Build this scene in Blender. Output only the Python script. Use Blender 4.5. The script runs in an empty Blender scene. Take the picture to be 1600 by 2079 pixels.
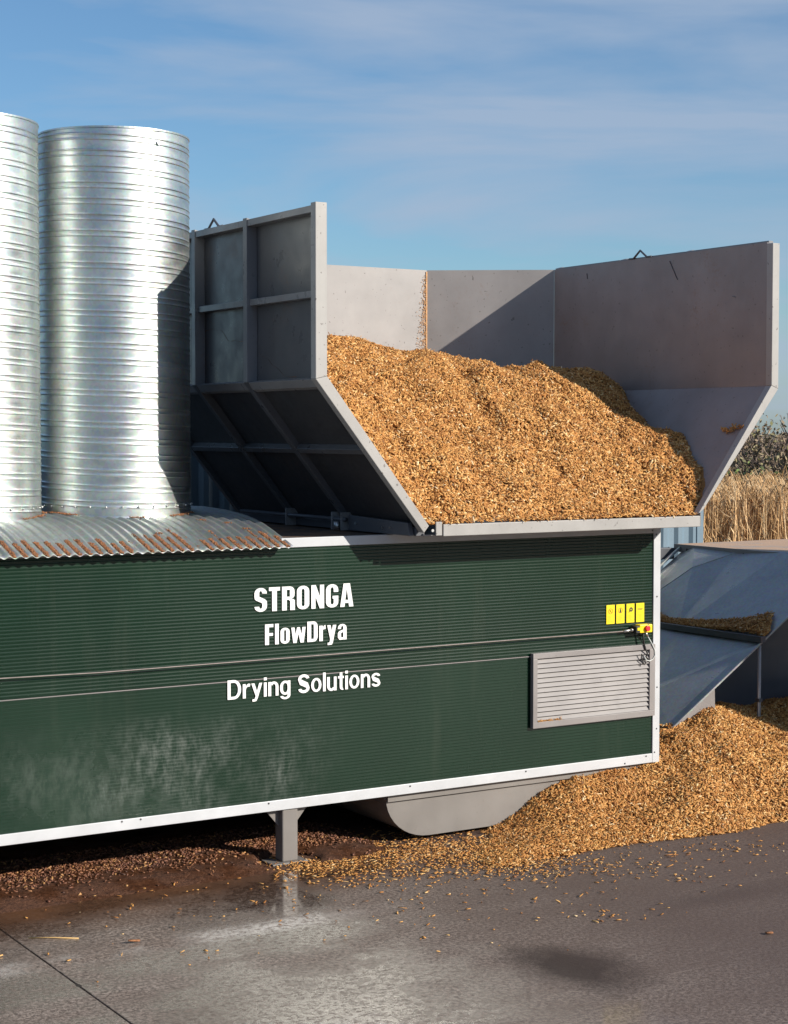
import bpy, bmesh, math, random
import numpy as np
from mathutils import Vector, Matrix, noise
R = math.radians
random.seed(7); rng = np.random.default_rng(7)
sc = bpy.context.scene
COL = sc.collection

# ---------------------------------------------------------------- camera, sky, sun, exposure
cam_d = bpy.data.cameras.new('camera'); cam = bpy.data.objects.new('camera', cam_d); COL.objects.link(cam)
cam_d.sensor_fit = 'HORIZONTAL'; cam_d.sensor_width = 36.0; cam_d.lens = 79.99
cam_d.clip_start = 0.1; cam_d.clip_end = 3000
cam.location = (-8.868, -14.330, 4.05)
YAW = math.atan(2200/3555); PITCH = math.atan((1039.5-875)/3555)
cam.rotation_euler = (math.pi/2-PITCH, 0, -YAW)
sc.camera = cam
CAM = np.array([-8.868, -14.330, 4.05])

SUN_AZ, SUN_EL = 32.5, 24.4          # sun stands to the right and in front of the green wall
to_sun = Vector((math.sin(R(SUN_AZ))*math.cos(R(SUN_EL)), -math.cos(R(SUN_AZ))*math.cos(R(SUN_EL)), math.sin(R(SUN_EL))))
w = bpy.data.worlds.new('World'); sc.world = w; w.use_nodes = True
nt = w.node_tree; nt.nodes.clear()
def wn(t, **k):
    n = nt.nodes.new(t)
    for a, b in k.items(): setattr(n, a, b)
    return n
sky = wn('ShaderNodeTexSky', sky_type='NISHITA', sun_disc=False)
sky.sun_elevation = R(SUN_EL); sky.sun_rotation = math.atan2(to_sun.x, to_sun.y)
sky.air_density = 1.0; sky.dust_density = 0.6; sky.ozone_density = 2.0; sky.altitude = 100
tc = wn('ShaderNodeTexCoord'); mp = wn('ShaderNodeMapping'); mp.inputs['Rotation'].default_value = (0, R(4), R(YAW*57.3))
mp.inputs['Scale'].default_value = (1.6, 1.0, 9.0)
nt.links.new(tc.outputs['Generated'], mp.inputs['Vector'])
n1 = wn('ShaderNodeTexNoise'); n1.inputs['Scale'].default_value = 2.2; n1.inputs['Detail'].default_value = 6; n1.inputs['Roughness'].default_value = .52; n1.inputs['Distortion'].default_value = .35
nt.links.new(mp.outputs[0], n1.inputs['Vector'])
cr = wn('ShaderNodeValToRGB'); cr.color_ramp.elements[0].position = .42; cr.color_ramp.elements[0].color = (.0, .0, .0, 1); cr.color_ramp.elements[1].position = .62; cr.color_ramp.elements[1].color = (.72, .72, .72, 1)
nt.links.new(n1.outputs['Fac'], cr.inputs['Fac'])
tint = wn('ShaderNodeMix', data_type='RGBA', blend_type='MULTIPLY'); tint.inputs[0].default_value = 1; tint.inputs[7].default_value = (.74, .96, 1.13, 1)
nt.links.new(sky.outputs[0], tint.inputs[6])
mx = wn('ShaderNodeMix', data_type='RGBA'); nt.links.new(cr.outputs[0], mx.inputs[0]); nt.links.new(tint.outputs[2], mx.inputs[6])
mx.inputs[7].default_value = (3.6, 4.4, 5.7, 1)
bg = wn('ShaderNodeBackground'); bg.inputs['Strength'].default_value = 0.088
nt.links.new(mx.outputs[2], bg.inputs['Color'])
wo = wn('ShaderNodeOutputWorld'); nt.links.new(bg.outputs[0], wo.inputs[0])

sd = bpy.data.lights.new('sun', 'SUN'); sd.energy = 5.0; sd.angle = R(.53); sd.color = (1, .93, .82)
so = bpy.data.objects.new('sun', sd); COL.objects.link(so); so.rotation_euler = to_sun.to_track_quat('Z', 'Y').to_euler(); so.location = (10, -20, 20)
sc.view_settings.view_transform = 'Standard'; sc.view_settings.look = 'None'; sc.view_settings.exposure = 0.32; sc.view_settings.gamma = 1
sc.view_settings.use_curve_mapping = False

# ---------------------------------------------------------------- helpers
def rayhit(x, y, ax, v):             # point of the place seen at photo pixel (x, y) on the plane axis=v (used for fitting only)
    f0 = np.array([math.sin(YAW), math.cos(YAW), 0]); r = np.array([math.cos(YAW), -math.sin(YAW), 0])
    f = f0*math.cos(PITCH)-np.array([0, 0, math.sin(PITCH)]); u = np.cross(r, f)
    d = f+r*(x-800)/3555-u*(y-1039.5)/3555
    return CAM+d*((v-CAM[ax])/d[ax])
class MB:
    def __init__(s): s.v = []; s.f = []
    def add(s, vs, fs):
        k = len(s.v); s.v += [tuple(map(float, p)) for p in vs]; s.f += [tuple(i+k for i in f) for f in fs]; return s
    def box(s, x0, x1, y0, y1, z0, z1):
        return s.add([(x0,y0,z0),(x1,y0,z0),(x1,y1,z0),(x0,y1,z0),(x0,y0,z1),(x1,y0,z1),(x1,y1,z1),(x0,y1,z1)],
                     [(0,3,2,1),(4,5,6,7),(0,1,5,4),(1,2,6,5),(2,3,7,6),(3,0,4,7)])
    def prism(s, poly, vec):
        n = len(poly); vec = Vector(vec); a = [Vector(p) for p in poly]; b = [p+vec for p in a]
        return s.add(a+b, [tuple(range(n))[::-1], tuple(range(n, 2*n))]+[(i, (i+1) % n, n+(i+1) % n, n+i) for i in range(n)])
    def beam(s, p, q, wd, ht, up=(0, 0, 1)):
        p = Vector(p); q = Vector(q); d = (q-p).normalized(); up = Vector(up); sd_ = d.cross(up).normalized()*wd/2; u = sd_.cross(d).normalized()*ht/2
        vs = [p-sd_-u, p+sd_-u, p+sd_+u, p-sd_+u, q-sd_-u, q+sd_-u, q+sd_+u, q-sd_+u]
        return s.add(vs, [(0,3,2,1),(4,5,6,7),(0,1,5,4),(1,2,6,5),(2,3,7,6),(3,0,4,7)])
    def tube(s, pts, r, n=8, r2=None):
        pts = [Vector(p) for p in pts]; rings = []
        for i, p in enumerate(pts):
            d = (pts[min(i+1, len(pts)-1)]-pts[max(i-1, 0)]).normalized()
            a = d.cross(Vector((.13, .31, .94))).normalized(); b = d.cross(a)
            rr = r if r2 is None else r+(r2-r)*i/(len(pts)-1)
            rings.append([p+(a*math.cos(2*math.pi*k/n)+b*math.sin(2*math.pi*k/n))*rr for k in range(n)])
        vs = [q for g in rings for q in g]; fs = []
        for i in range(len(pts)-1):
            for k in range(n): fs.append((i*n+k, i*n+(k+1) % n, (i+1)*n+(k+1) % n, (i+1)*n+k))
        fs += [tuple(range(n))[::-1], tuple(range((len(pts)-1)*n, len(pts)*n))]
        return s.add(vs, fs)
    def disc(s, c, r, y0, y1, n=16):    # short cylinder along Y
        a = [(c[0]+r*math.cos(2*math.pi*k/n), y0, c[1]+r*math.sin(2*math.pi*k/n)) for k in range(n)]
        return s.prism(a, (0, y1-y0, 0))
    def ring(s, c, ro, ri, y0, y1, n=24, sx=1, a0=0, a1=2*math.pi):
        for k in range(n):
            t0 = a0+(a1-a0)*k/n; t1 = a0+(a1-a0)*(k+1)/n
            p = [(c[0]+sx*ro*math.cos(t0), y0, c[1]+ro*math.sin(t0)), (c[0]+sx*ro*math.cos(t1), y0, c[1]+ro*math.sin(t1)),
                 (c[0]+sx*ri*math.cos(t1), y0, c[1]+ri*math.sin(t1)), (c[0]+sx*ri*math.cos(t0), y0, c[1]+ri*math.sin(t0))]
            s.prism(p, (0, y1-y0, 0))
        return s
    def build(s, name, m, parent=None, smooth=False, bevel=0, fix=True):
        me = bpy.data.meshes.new(name); me.from_pydata(s.v, [], s.f)
        if fix:
            b = bmesh.new(); b.from_mesh(me); bmesh.ops.recalc_face_normals(b, faces=b.faces); b.to_mesh(me); b.free()
        if smooth: me.shade_smooth()
        o = bpy.data.objects.new(name, me); COL.objects.link(o); me.materials.append(m)
        if parent is not None: attach(o, parent)
        if bevel:
            bv = o.modifiers.new('bevel', 'BEVEL'); bv.width = bevel; bv.segments = 2; bv.limit_method = 'ANGLE'; bv.angle_limit = R(40)
        return o
LOC = {}
def world_loc(o):
    l = Vector(o.location) if o.name not in LOC else LOC[o.name]
    return l
def attach(o, parent):
    o.parent = parent
    if parent.type == 'EMPTY': o.matrix_parent_inverse = Matrix.Translation(-world_loc(parent))
def thing(name, label, cat, loc, group=None):
    o = bpy.data.objects.new(name, None); COL.objects.link(o); o.location = loc; o.empty_display_size = .2
    LOC[o.name] = Vector(loc); o['label'] = label; o['category'] = cat
    if group: o['group'] = group
    return o
def tag(o, label=None, cat=None, group=None, kind=None):
    for k, v in (('label', label), ('category', cat), ('group', group), ('kind', kind)):
        if v: o[k] = v
    return o

# ---------------------------------------------------------------- materials
class Mt:
    def __init__(s, name, base=(.5,.5,.5), rough=.5, metal=0, spec=None):
        s.m = bpy.data.materials.new(name); s.m.use_nodes = True; s.t = s.m.node_tree; s.b = s.t.nodes['Principled BSDF']
        s.b.inputs['Base Color'].default_value = (*base, 1); s.b.inputs['Roughness'].default_value = rough; s.b.inputs['Metallic'].default_value = metal
        if spec is not None: s.b.inputs['Specular IOR Level'].default_value = spec
    def n(s, t, **k):
        x = s.t.nodes.new(t)
        for a, b in k.items():
            if a[0] == '_': x.inputs[a[1:].replace('_', ' ')].default_value = b
            else: setattr(x, a, b)
        return x
    def l(s, a, b): s.t.links.new(a, b)
    def pos(s, scale=(1,1,1), rot=(0,0,0), loc=(0,0,0)):
        g = s.n('ShaderNodeNewGeometry'); m = s.n('ShaderNodeMapping'); m.inputs['Scale'].default_value = scale; m.inputs['Rotation'].default_value = rot; m.inputs['Location'].default_value = loc
        s.l(g.outputs['Position'], m.inputs[0]); return m.outputs[0]
    def noise(s, scale, detail=4, rough=.5, vec=None, dist=0):
        x = s.n('ShaderNodeTexNoise', _Scale=scale, _Detail=detail, _Roughness=rough, _Distortion=dist)
        s.l(vec if vec is not None else s.pos(), x.inputs['Vector']); return x.outputs['Fac']
    def ramp(s, fac, stops):
        r = s.n('ShaderNodeValToRGB'); e = r.color_ramp.elements
        while len(e) < len(stops): e.new(.5)
        for i, (p, c) in enumerate(stops):
            e[i].position = p; e[i].color = (*c, 1) if isinstance(c, tuple) else (c, c, c, 1)
        s.l(fac, r.inputs[0]); return r.outputs[0]
    def mix(s, fac, a, b, mode='MIX'):
        x = s.n('ShaderNodeMix', data_type='RGBA', blend_type=mode)
        for i, v in ((0, fac), (6, a), (7, b)):
            if hasattr(v, 'is_linked'): s.l(v, x.inputs[i])
            elif isinstance(v, tuple): x.inputs[i].default_value = (*v, 1)
            else: x.inputs[i].default_value = v
        return x.outputs[2]
    def math(s, op, a, b=0, c=None, clamp=False):
        x = s.n('ShaderNodeMath', operation=op, use_clamp=clamp)
        for i, v in enumerate((a, b, c)):
            if v is None: continue
            if hasattr(v, 'is_linked'): s.l(v, x.inputs[i])
            else: x.inputs[i].default_value = v
        return x.outputs[0]
    def set(s, name, out): s.l(out, s.b.inputs[name]); return s
    def bump(s, h, strength=.3, dist=.01):
        x = s.n('ShaderNodeBump', _Strength=strength, _Distance=dist); s.l(h, x.inputs['Height']); s.l(x.outputs[0], s.b.inputs['Normal']); return s
def simple(name, base, rough=.5, metal=0, var=.15, scale=6, bump=0, spec=None):
    k = Mt(name, base, rough, metal, spec)
    f = k.noise(scale, 5, .6)
    lo = tuple(max(0, c*(1-var)) for c in base); hi = tuple(min(1, c*(1+var)) for c in base)
    k.set('Base Color', k.ramp(f, [(.3, lo), (.7, hi)]))
    k.set('Roughness', k.ramp(k.noise(scale*1.7, 4), [(.3, max(.05, rough-.08)), (.7, min(1, rough+.08))]))
    if bump: k.bump(k.noise(scale*12, 3), bump, .005)
    return k.m

def steel(name, base, rough=.45, spots=.5, rust=.35, metal=0.0, streak=False):
    k = Mt(name, base, rough, metal)
    c = k.ramp(k.noise(1.3, 5, .6), [(.3, tuple(x*.86 for x in base)), (.7, tuple(min(1, x*1.12) for x in base))])
    c = k.mix(k.ramp(k.noise(2.1, 4, .6, k.pos((1, 1, .25))), [(.45, 0.0), (.8, .35)]), c, tuple(x*.72 for x in base))
    sp = k.ramp(k.noise(26, 2, .4), [(.70, 0.0), (.74, spots)])
    c = k.mix(sp, c, (.05, .035, .03))
    ru = k.math('MULTIPLY', k.ramp(k.noise(.9, 6, .7), [(.56, 0.0), (.74, 1.0)]), k.ramp(k.noise(30, 3, .7), [(.45, 0.0), (.65, rust)]))
    c = k.mix(ru, c, (.22, .10, .05))
    k.set('Base Color', c)
    k.set('Roughness', k.ramp(k.noise(5, 5, .6), [(.3, max(.1, rough-.1)), (.7, rough+.12)]))
    k.bump(k.noise(60, 3), .06, .004)
    return k.m
M = {}
M['hopper'] = steel('bare_steel', (.315, .295, .288), .42, rust=.5)
M['hopper_frame'] = steel('bare_steel_beam', (.34, .325, .31), .45, spots=.6, rust=.5)
M['inner_brown'] = steel('brown_inner_steel', (.255, .222, .215), .45, spots=.4, rust=.7)  # darker, browner steel for the right inner wall and floor
M['dark_steel'] = steel('dark_steel', (.085, .088, .10), .38, spots=.2, rust=.5)
M['skin_low'] = steel('shaded_under_plate', (.040, .040, .044), .5, spots=.2, rust=.3)  # shade under the hopper slopes painted in as near-black steel
M['rib'] = steel('worn_rib_steel', (.20, .20, .21), .34, spots=.2, rust=.5)
M['skin'] = steel('shaded_outer_steel', (.095, .096, .104), .34, spots=.25, rust=.5)  # shade on the outer sides and lower ribs put into the steel colour
M['trough'] = steel('trough_paint', (.195, .18, .168), .5, spots=.1, rust=.25)
M['leg'] = steel('leg_paint', (.20, .183, .17), .45, spots=.0, rust=.1)
def galv(name, base=(.74, .78, .78), rough=.30, bmp=.04, metal=1.0):
    k = Mt(name, base, rough, metal)
    v = k.n('ShaderNodeTexVoronoi', _Scale=38.0); k.l(k.pos(), v.inputs['Vector'])
    c = k.mix(.12, k.ramp(k.noise(2.5, 5, .6, k.pos((1, 1, .3))), [(.3, tuple(x*.86 for x in base)), (.7, tuple(min(1, x*1.08) for x in base))]), v.outputs['Color'], 'OVERLAY')
    k.set('Base Color', c)
    k.set('Roughness', k.ramp(k.noise(3.5, 5, .6, k.pos((.6, .6, 2.5))), [(.3, rough-.07), (.7, rough+.1)]))
    k.bump(k.noise(9, 3, .5), bmp, .01)
    return k.m
M['tank'] = galv('galvanised_tank', (.57, .61, .60), .42, bmp=.012)
M['vault'] = galv('galvanised_roof', (.33, .35, .34), .50, metal=.75)
M['sheet'] = galv('galvanised_sheet', (.37, .38, .385), .34, metal=.55)
M['bolt'] = simple('zinc_bolt', (.55, .55, .55), .35, .9)
M['dark_bolt'] = simple('dark_screw', (.04, .04, .045), .5)
M['white_trim'] = simple('aluminium_trim', (.50, .51, .53), .38, 0.0, .08, 3, .02)
M['rubber'] = simple('black_rubber', (.02, .02, .02), .6)
M['white_letter'] = simple('white_lettering', (.82, .82, .81), .45, 0, .03)
M['yellow'] = simple('yellow_plastic', (.85, .66, .01), .4, 0, .04, 20)
M['label_ink'] = simple('black_ink', (.03, .03, .02), .5)
M['label_red'] = simple('red_brown_ink', (.42, .12, .02), .5)
M['red'] = simple('red_plastic', (.75, .02, .03), .35)
M['grey_cable'] = simple('grey_cable', (.55, .57, .55), .5)
M['cord'] = simple('pull_cord', (.22, .18, .17), .5, .0, .2, 14)
k = Mt('green_cladding', (.012, .052, .030), .27)
c = k.ramp(k.noise(.8, 4, .6), [(.3, (.0018, .0165, .0080)), (.7, (.0030, .0225, .0108))])
k.set('Base Color', c)
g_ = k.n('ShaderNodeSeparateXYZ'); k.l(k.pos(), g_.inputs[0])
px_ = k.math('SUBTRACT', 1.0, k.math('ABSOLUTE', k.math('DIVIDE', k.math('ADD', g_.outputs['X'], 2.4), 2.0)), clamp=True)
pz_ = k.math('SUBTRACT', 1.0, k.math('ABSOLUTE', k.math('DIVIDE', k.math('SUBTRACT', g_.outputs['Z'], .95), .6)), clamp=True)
glare_mask = k.math('MULTIPLY', k.math('MULTIPLY', px_, pz_), k.ramp(k.noise(1.5, 6, .6, k.pos((1, 1, 1.0), (0, .7, 0))), [(.38, 0.0), (.62, 2.4)]), clamp=True)
glare_tint = k.math('MULTIPLY', glare_mask, k.ramp(k.noise(7, 6, .75, k.pos((1.6, 1, .7), (0, .5, 0))), [(.42, 0.0), (.75, .30)]))
c = k.mix(glare_tint, c, (.30, .32, .30))  # sun glare off the ground painted into the cladding as pale patches
c = k.mix(k.ramp(k.noise(1.1, 5, .7, k.pos((3.0, 1, .25))), [(.55, 0.0), (.8, .05)]), c, (.22, .20, .16))
k.set('Base Color', c)
k.set('Roughness', k.mix(glare_mask, k.ramp(k.noise(1.6, 6, .6, k.pos((1, 1, .6))), [(.3, .22), (.75, .27)]), (.40, .40, .40)))
k.b.inputs['Specular IOR Level'].default_value = .33
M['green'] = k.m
M['louvre'] = steel('louvre_aluminium', (.25, .23, .225), .4, spots=.2, rust=.15)
# roof deck with sawdust
k = Mt('dusty_deck', (.3, .2, .14), .85)
k.set('Base Color', k.mix(k.ramp(k.noise(3.5, 6, .65), [(.35, 0.0), (.62, 1.0)]), (.07, .062, .06), (.25, .14, .08))); k.bump(k.noise(60, 4), .4, .01); M['deck'] = k.m
k = Mt('dusty_top', (.45, .30, .2), .85)
k.set('Base Color', k.mix(k.ramp(k.noise(2.2, 6, .65), [(.25, 0.0), (.5, 1.0)]), (.33, .30, .28), (.50, .33, .22))); k.bump(k.noise(60, 4), .4, .01); M['deck_pale'] = k.m
# wood chips
def chipmat(name, stops, rough=.7):
    k = Mt(name, (.5, .3, .1), rough)
    g = k.n('ShaderNodeNewGeometry'); c = k.ramp(g.outputs['Random Per Island'], stops)
    c = k.mix(k.ramp(k.noise(1.2, 6, .7), [(.46, .0), (.70, .45)]), c, (.38, .145, .035), 'MIX')
    k.set('Base Color', c); return k.m
M['chip'] = chipmat('wood_chip', [(0, (.16, .055, .013)), (.10, (.38, .155, .036)), (.40, (.50, .225, .052)), (.75, (.63, .325, .095)), (.95, (.73, .46, .18)), (1, (.82, .65, .40))])
M['chip_brown'] = chipmat('damp_brown_chip', [(0, (.05, .020, .012)), (.5, (.14, .055, .032)), (.85, (.25, .11, .065)), (1, (.50, .27, .10))], .55)
M['sawdust'] = simple('orange_sawdust', (.33, .145, .065), .9, 0, .35, 40, .8)
M['pale_dust'] = simple('pale_orange_dust', (.55, .31, .15), .9, 0, .3, 40)
M['heap_core'] = simple('wood_chip_core', (.34, .15, .04), .9, 0, .4, 45, .8)
# concrete yard
k = Mt('wet_concrete', (.2, .17, .15), .4)
def blob(cx, cy, rx, ry, rot=0, soft=.5, nz=.5, sc_=2.5):
    v = k.pos((1/rx, 1/ry, 0), (0, 0, 0), (-cx/rx, -cy/ry, 0))
    ln = k.n('ShaderNodeVectorMath', operation='LENGTH'); k.l(v, ln.inputs[0])
    d = k.math('ADD', ln.outputs['Value'], k.math('MULTIPLY', k.math('SUBTRACT', k.noise(sc_, 5, .6), .5), nz*2))
    return k.math('SUBTRACT', 1.0, k.math('DIVIDE', k.math('SUBTRACT', d, 1-soft), soft*1.0), clamp=True)
base = k.ramp(k.noise(.9, 6, .6), [(.3, (.34, .262, .215)), (.7, (.48, .395, .34))])
grain = k.noise(30, 5, .8)
base = k.mix(k.ramp(grain, [(.44, .88), (.58, 0.0)]), base, (.07, .056, .048))
base = k.mix(k.ramp(k.noise(60, 3, .6), [(.60, 0.0), (.68, .5)]), base, (.42, .39, .36))
base = k.mix(k.ramp(k.noise(1.6, 6, .7, k.pos((.28, 1.6, 1), (0, 0, .12))), [(.38, .42), (.60, 0.0)]), base, (.15, .11, .09))
base = k.mix(k.ramp(k.noise(3.4, 6, .75), [(.52, 0.0), (.70, .38)]), base, (.12, .085, .07))
# brown run-off beside the container, following a noisy line
sep = k.n('ShaderNodeSeparateXYZ'); k.l(k.pos(), sep.inputs[0])
yy = k.math('ADD', sep.outputs['Y'], k.math('MULTIPLY', k.math('SUBTRACT', k.noise(1.1, 6, .65, k.pos((.45, 1, 1))), .5), .9))
brown = k.math('DIVIDE', k.math('ADD', yy, 1.25), .75, clamp=True)
base = k.mix(k.math('MULTIPLY', brown, .93), base, k.mix(k.noise(22, 5, .7), (.045, .018, .007), (.165, .070, .028)))
for args in ((-1.7, -1.28, .30, .16), (-2.1, -1.15, .35, .09)):
    base = k.mix(k.math('MULTIPLY', blob(*args, soft=.5, nz=.4), .9), base, (.045, .02, .012))
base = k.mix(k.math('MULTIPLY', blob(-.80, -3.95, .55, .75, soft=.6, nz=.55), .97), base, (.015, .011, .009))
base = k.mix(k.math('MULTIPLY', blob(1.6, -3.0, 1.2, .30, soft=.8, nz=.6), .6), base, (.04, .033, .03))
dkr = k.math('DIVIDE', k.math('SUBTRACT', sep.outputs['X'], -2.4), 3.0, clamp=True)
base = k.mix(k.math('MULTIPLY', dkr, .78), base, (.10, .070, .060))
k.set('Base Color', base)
wet = k.math('MULTIPLY', k.ramp(k.noise(.9, 6, .62, k.pos((.8, 1.0, 1), (0, 0, .4))), [(.42, 0.0), (.54, 1.0)]), .85)
wet = k.math('MULTIPLY', wet, k.math('SUBTRACT', 1.0, k.math('DIVIDE', k.math('SUBTRACT', sep.outputs['X'], -2.3), 1.5), clamp=True))
wet = k.math('MAXIMUM', wet, blob(-2.25, -1.9, .95, .95, soft=.8, nz=.38))
wet = k.math('MAXIMUM', wet, blob(-3.0, -3.9, 1.6, 1.6, soft=.85, nz=.4))
pud = k.math('MAXIMUM', blob(-1.85, -1.05, .55, .75, soft=.35, nz=.45, sc_=3.5), blob(-.9, -.45, .9, .28, soft=.35, nz=.45, sc_=3.5))
pud = k.math('MAXIMUM', pud, k.math('MULTIPLY', blob(-2.25, -2.0, .9, .8, soft=.7, nz=.7, sc_=3.5), .95))
pud = k.math('MAXIMUM', pud, k.math('MULTIPLY', blob(-3.0, -4.1, 1.5, 1.6, soft=.8, nz=.75, sc_=3.0), .95))
wet = k.math('MAXIMUM', wet, pud)
wet = k.math('MULTIPLY', wet, k.ramp(k.noise(17, 5, .8), [(.40, .30), (.54, 1.0)]))
k.set('Roughness', k.mix(wet, (.56, .56, .56), (.12, .12, .12)))
base = k.mix(k.math('MULTIPLY', wet, .55), base, (.085, .052, .038)); base = k.mix(k.math('MULTIPLY', pud, .35), base, (.06, .035, .026)); k.set('Base Color', base)
k.set('Specular IOR Level', k.math('ADD', .22, k.math('MULTIPLY', wet, .75)))
k.set('Coat Weight', k.math('MULTIPLY', wet, 1.0)); k.b.inputs['Coat Roughness'].default_value = .08; k.b.inputs['Coat IOR'].default_value = 1.6
bmp = k.n('ShaderNodeBump', _Distance=.008); k.l(grain, bmp.inputs['Height']); k.l(k.math('SUBTRACT', .70, k.math('MULTIPLY', wet, .68)), bmp.inputs['Strength']); k.l(bmp.outputs[0], k.b.inputs['Normal'])
M['concrete'] = k.m
M['joint'] = simple('slab_joint', (.03, .024, .02), .8)
M['field'] = simple('field_soil', (.17, .13, .08), .95, 0, .4, 2, .5)
M['mud'] = Mt('brown_debris', (.08, .04, .025), .45)
k = M['mud']; k.set('Base Color', k.ramp(k.noise(24, 5, .7), [(.3, (.035, .013, .006)), (.55, (.10, .040, .018)), (.75, (.19, .085, .045))])); k.set('Roughness', k.ramp(k.noise(3, 3), [(.35, .28), (.6, .75)])); k.bump(k.noise(45, 5, .7), .9, .02); M['mud'] = k.m
k = Mt('reed', (.5, .35, .2), .8); g = k.n('ShaderNodeNewGeometry'); k.set('Base Color', k.ramp(g.outputs['Random Per Island'], [(0, (.40, .22, .09)), (.3, (.62, .38, .17)), (.75, (.76, .50, .26)), (1, (.88, .68, .42))])); M['reed'] = k.m
k = Mt('twig', (.1, .08, .06), .9); g = k.n('ShaderNodeNewGeometry'); k.set('Base Color', k.ramp(g.outputs['Random Per Island'], [(0, (.07, .05, .04)), (.7, (.17, .125, .10)), (1, (.24, .19, .14))])); M['twig'] = k.m
def leafm(nm, a, b, c_):
    k = Mt(nm, a, .7); g = k.n('ShaderNodeNewGeometry'); k.set('Base Color', k.ramp(g.outputs['Random Per Island'], [(0, a), (.6, b), (1, c_)])); return k.m
M['leaf_brown'] = leafm('added_belt_leaf', (.14, .095, .06), (.26, .19, .12), (.30, .28, .12))
M['leaf_green'] = leafm('evergreen_leaf', (.04, .07, .022), (.11, .18, .045), (.24, .32, .09))
k = Mt('blue_grey_cladding', (.16, .22, .27), .4); k.set('Base Color', k.ramp(k.noise(1.2, 4), [(.3, (.13, .19, .24)), (.7, (.18, .25, .31))])); M['cladding'] = k.m
M['straw'] = simple('straw', (.62, .40, .16), .6)

# ---------------------------------------------------------------- ground
X0, X1 = -60, 60
def sheet(name, x0, x1, y0, y1, z, m):
    o = MB().add([(x0,y0,z),(x1,y0,z),(x1,y1,z),(x0,y1,z)], [(0,1,2,3)]).build(name, m, fix=False); o['kind'] = 'structure'; return o
sheet('field_ground', -1500, 1500, -1500, 1500, -.12, M['field'])
# yard: two pours of concrete with a real joint between them
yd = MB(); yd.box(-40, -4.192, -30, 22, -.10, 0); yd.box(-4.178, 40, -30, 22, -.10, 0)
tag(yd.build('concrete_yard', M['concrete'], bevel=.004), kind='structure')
jn = MB(); jn.box(-4.192, -4.178, -30, 22, -.10, -.012); jn.prism([(-4.205, -2.39, .0012), (-4.185, -2.43, .0012), (-4.165, -2.40, .0012), (-4.17, -2.35, .0012), (-4.195, -2.34, .0012)], (0, 0, -.01)); tag(jn.build('concrete_joint', M['joint']), kind='structure')

# ---------------------------------------------------------------- green drying container
XR = 3.335; XL = -9.4
box = thing('drying_container', 'dark green ribbed drying container with white trim, raised on a steel leg', 'container', (-3, 2, 0))
def ribs(z0, z1, pitch, amp):
    b = MB(); n = int(round((z1-z0)/pitch)); prof = [(0, 0), (.30, 0), (.44, .85), (.56, 1), (.80, .85), (.94, .1)]
    pts = [(z0+(i+t)*pitch*(z1-z0)/(n*pitch), .009-amp*h) for i in range(n) for t, h in prof]+[(z1, .009)]
    vs = [(x, y, z) for x in (XL, 3.25) for z, y in pts]; m = len(pts)
    return b.add(vs, [(i, m+i, m+i+1, i+1) for i in range(m-1)])
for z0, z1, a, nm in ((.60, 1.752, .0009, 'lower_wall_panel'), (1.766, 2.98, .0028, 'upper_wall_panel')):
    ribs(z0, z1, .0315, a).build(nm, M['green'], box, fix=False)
b = MB(); b.box(XL, 3.3, .05, 4.4, .56, 3.03); b.build('wall_core', M['dark_steel'], box)
b = MB(); b.box(XL, 3.3, -.001, .0095, 1.7555, 1.7625); b.build('joint_strip', M['louvre'], box)
b = MB(); b.box(XL, XR-.095, -.006, .05, .515, .612); b.build('bottom_trim', M['white_trim'], box, bevel=.004)
b = MB(); b.box(-1.23, XR-.095, -.006, .05, 2.967, 3.055); b.build('top_trim', M['white_trim'], box, bevel=.004)
b = MB(); b.box(XL, -1.2301, -.006, .05, 2.967, 3.008); b.build('top_trim', M['white_trim'], box, bevel=.004)
b = MB(); b.box(XR-.0945, XR, -.007, .06, .513, 3.0565); b.build('corner_trim', M['white_trim'], box, bevel=.004)
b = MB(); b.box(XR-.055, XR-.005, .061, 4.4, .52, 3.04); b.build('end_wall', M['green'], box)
b = MB(); b.box(XL, XR-.06, .12, 4.4, 3.031, 3.047); b.build('roof_deck', M['deck'], box)
b = MB(); b.box(XL, XR-.06, .06, .16, .50, .555); b.box(XL, XR-.06, 4.2, 4.3, .50, .555); b.build('floor_beam', M['leg'], box)
SCREWS = [(-2.836,.596),(-2.657,.596),(-1.373,.593),(.181,.588),(1.574,.59),(2.864,.541),(3.153,.591),(3.287,2.29),(3.296,1.319),(3.293,.874),(3.268,.622),(3.22,2.996),(3.274,2.952)]
s0 = MB().disc((0, 0), .0085, -.004, 0, 10).build('screw', M['dark_bolt'])
for i, (x, z) in enumerate(SCREWS):
    o = s0 if i == 0 else s0.copy()
    if i: COL.objects.link(o)
    o.location = (x, -.0065, z); attach(o, box)
# leg
lg = MB().box(-1.215, -1.05, .02, .17, .014, .514).build('support_leg', M['leg'], box, bevel=.012)
MB().box(-1.34, -.965, -.03, .21, 0.001, .0145).build('base_plate', M['leg'], lg, bevel=.002)
for sg in (-1, 1):
    xa = -1.216 if sg < 0 else -1.049
    MB().prism([(xa, .09, .513), (xa+sg*.135, .09, .513), (xa+sg*.135, .09, .50), (xa+sg*.004, .09, .345), (xa, .09, .345)], (0, .008, 0)).build('gusset', M['leg'], lg)
for x, y in ((-7.6, .02), (-7.6, 4.1), (-1.2, 4.1), (2.9, 4.1)):
    l2 = MB().box(x, x+.165, y, y+.15, .014, .514).build('support_leg', M['leg'], box, bevel=.012)
    MB().box(x-.12, x+.285, y-.05, y+.19, .001, .0145).build('base_plate', M['leg'], l2)
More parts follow.
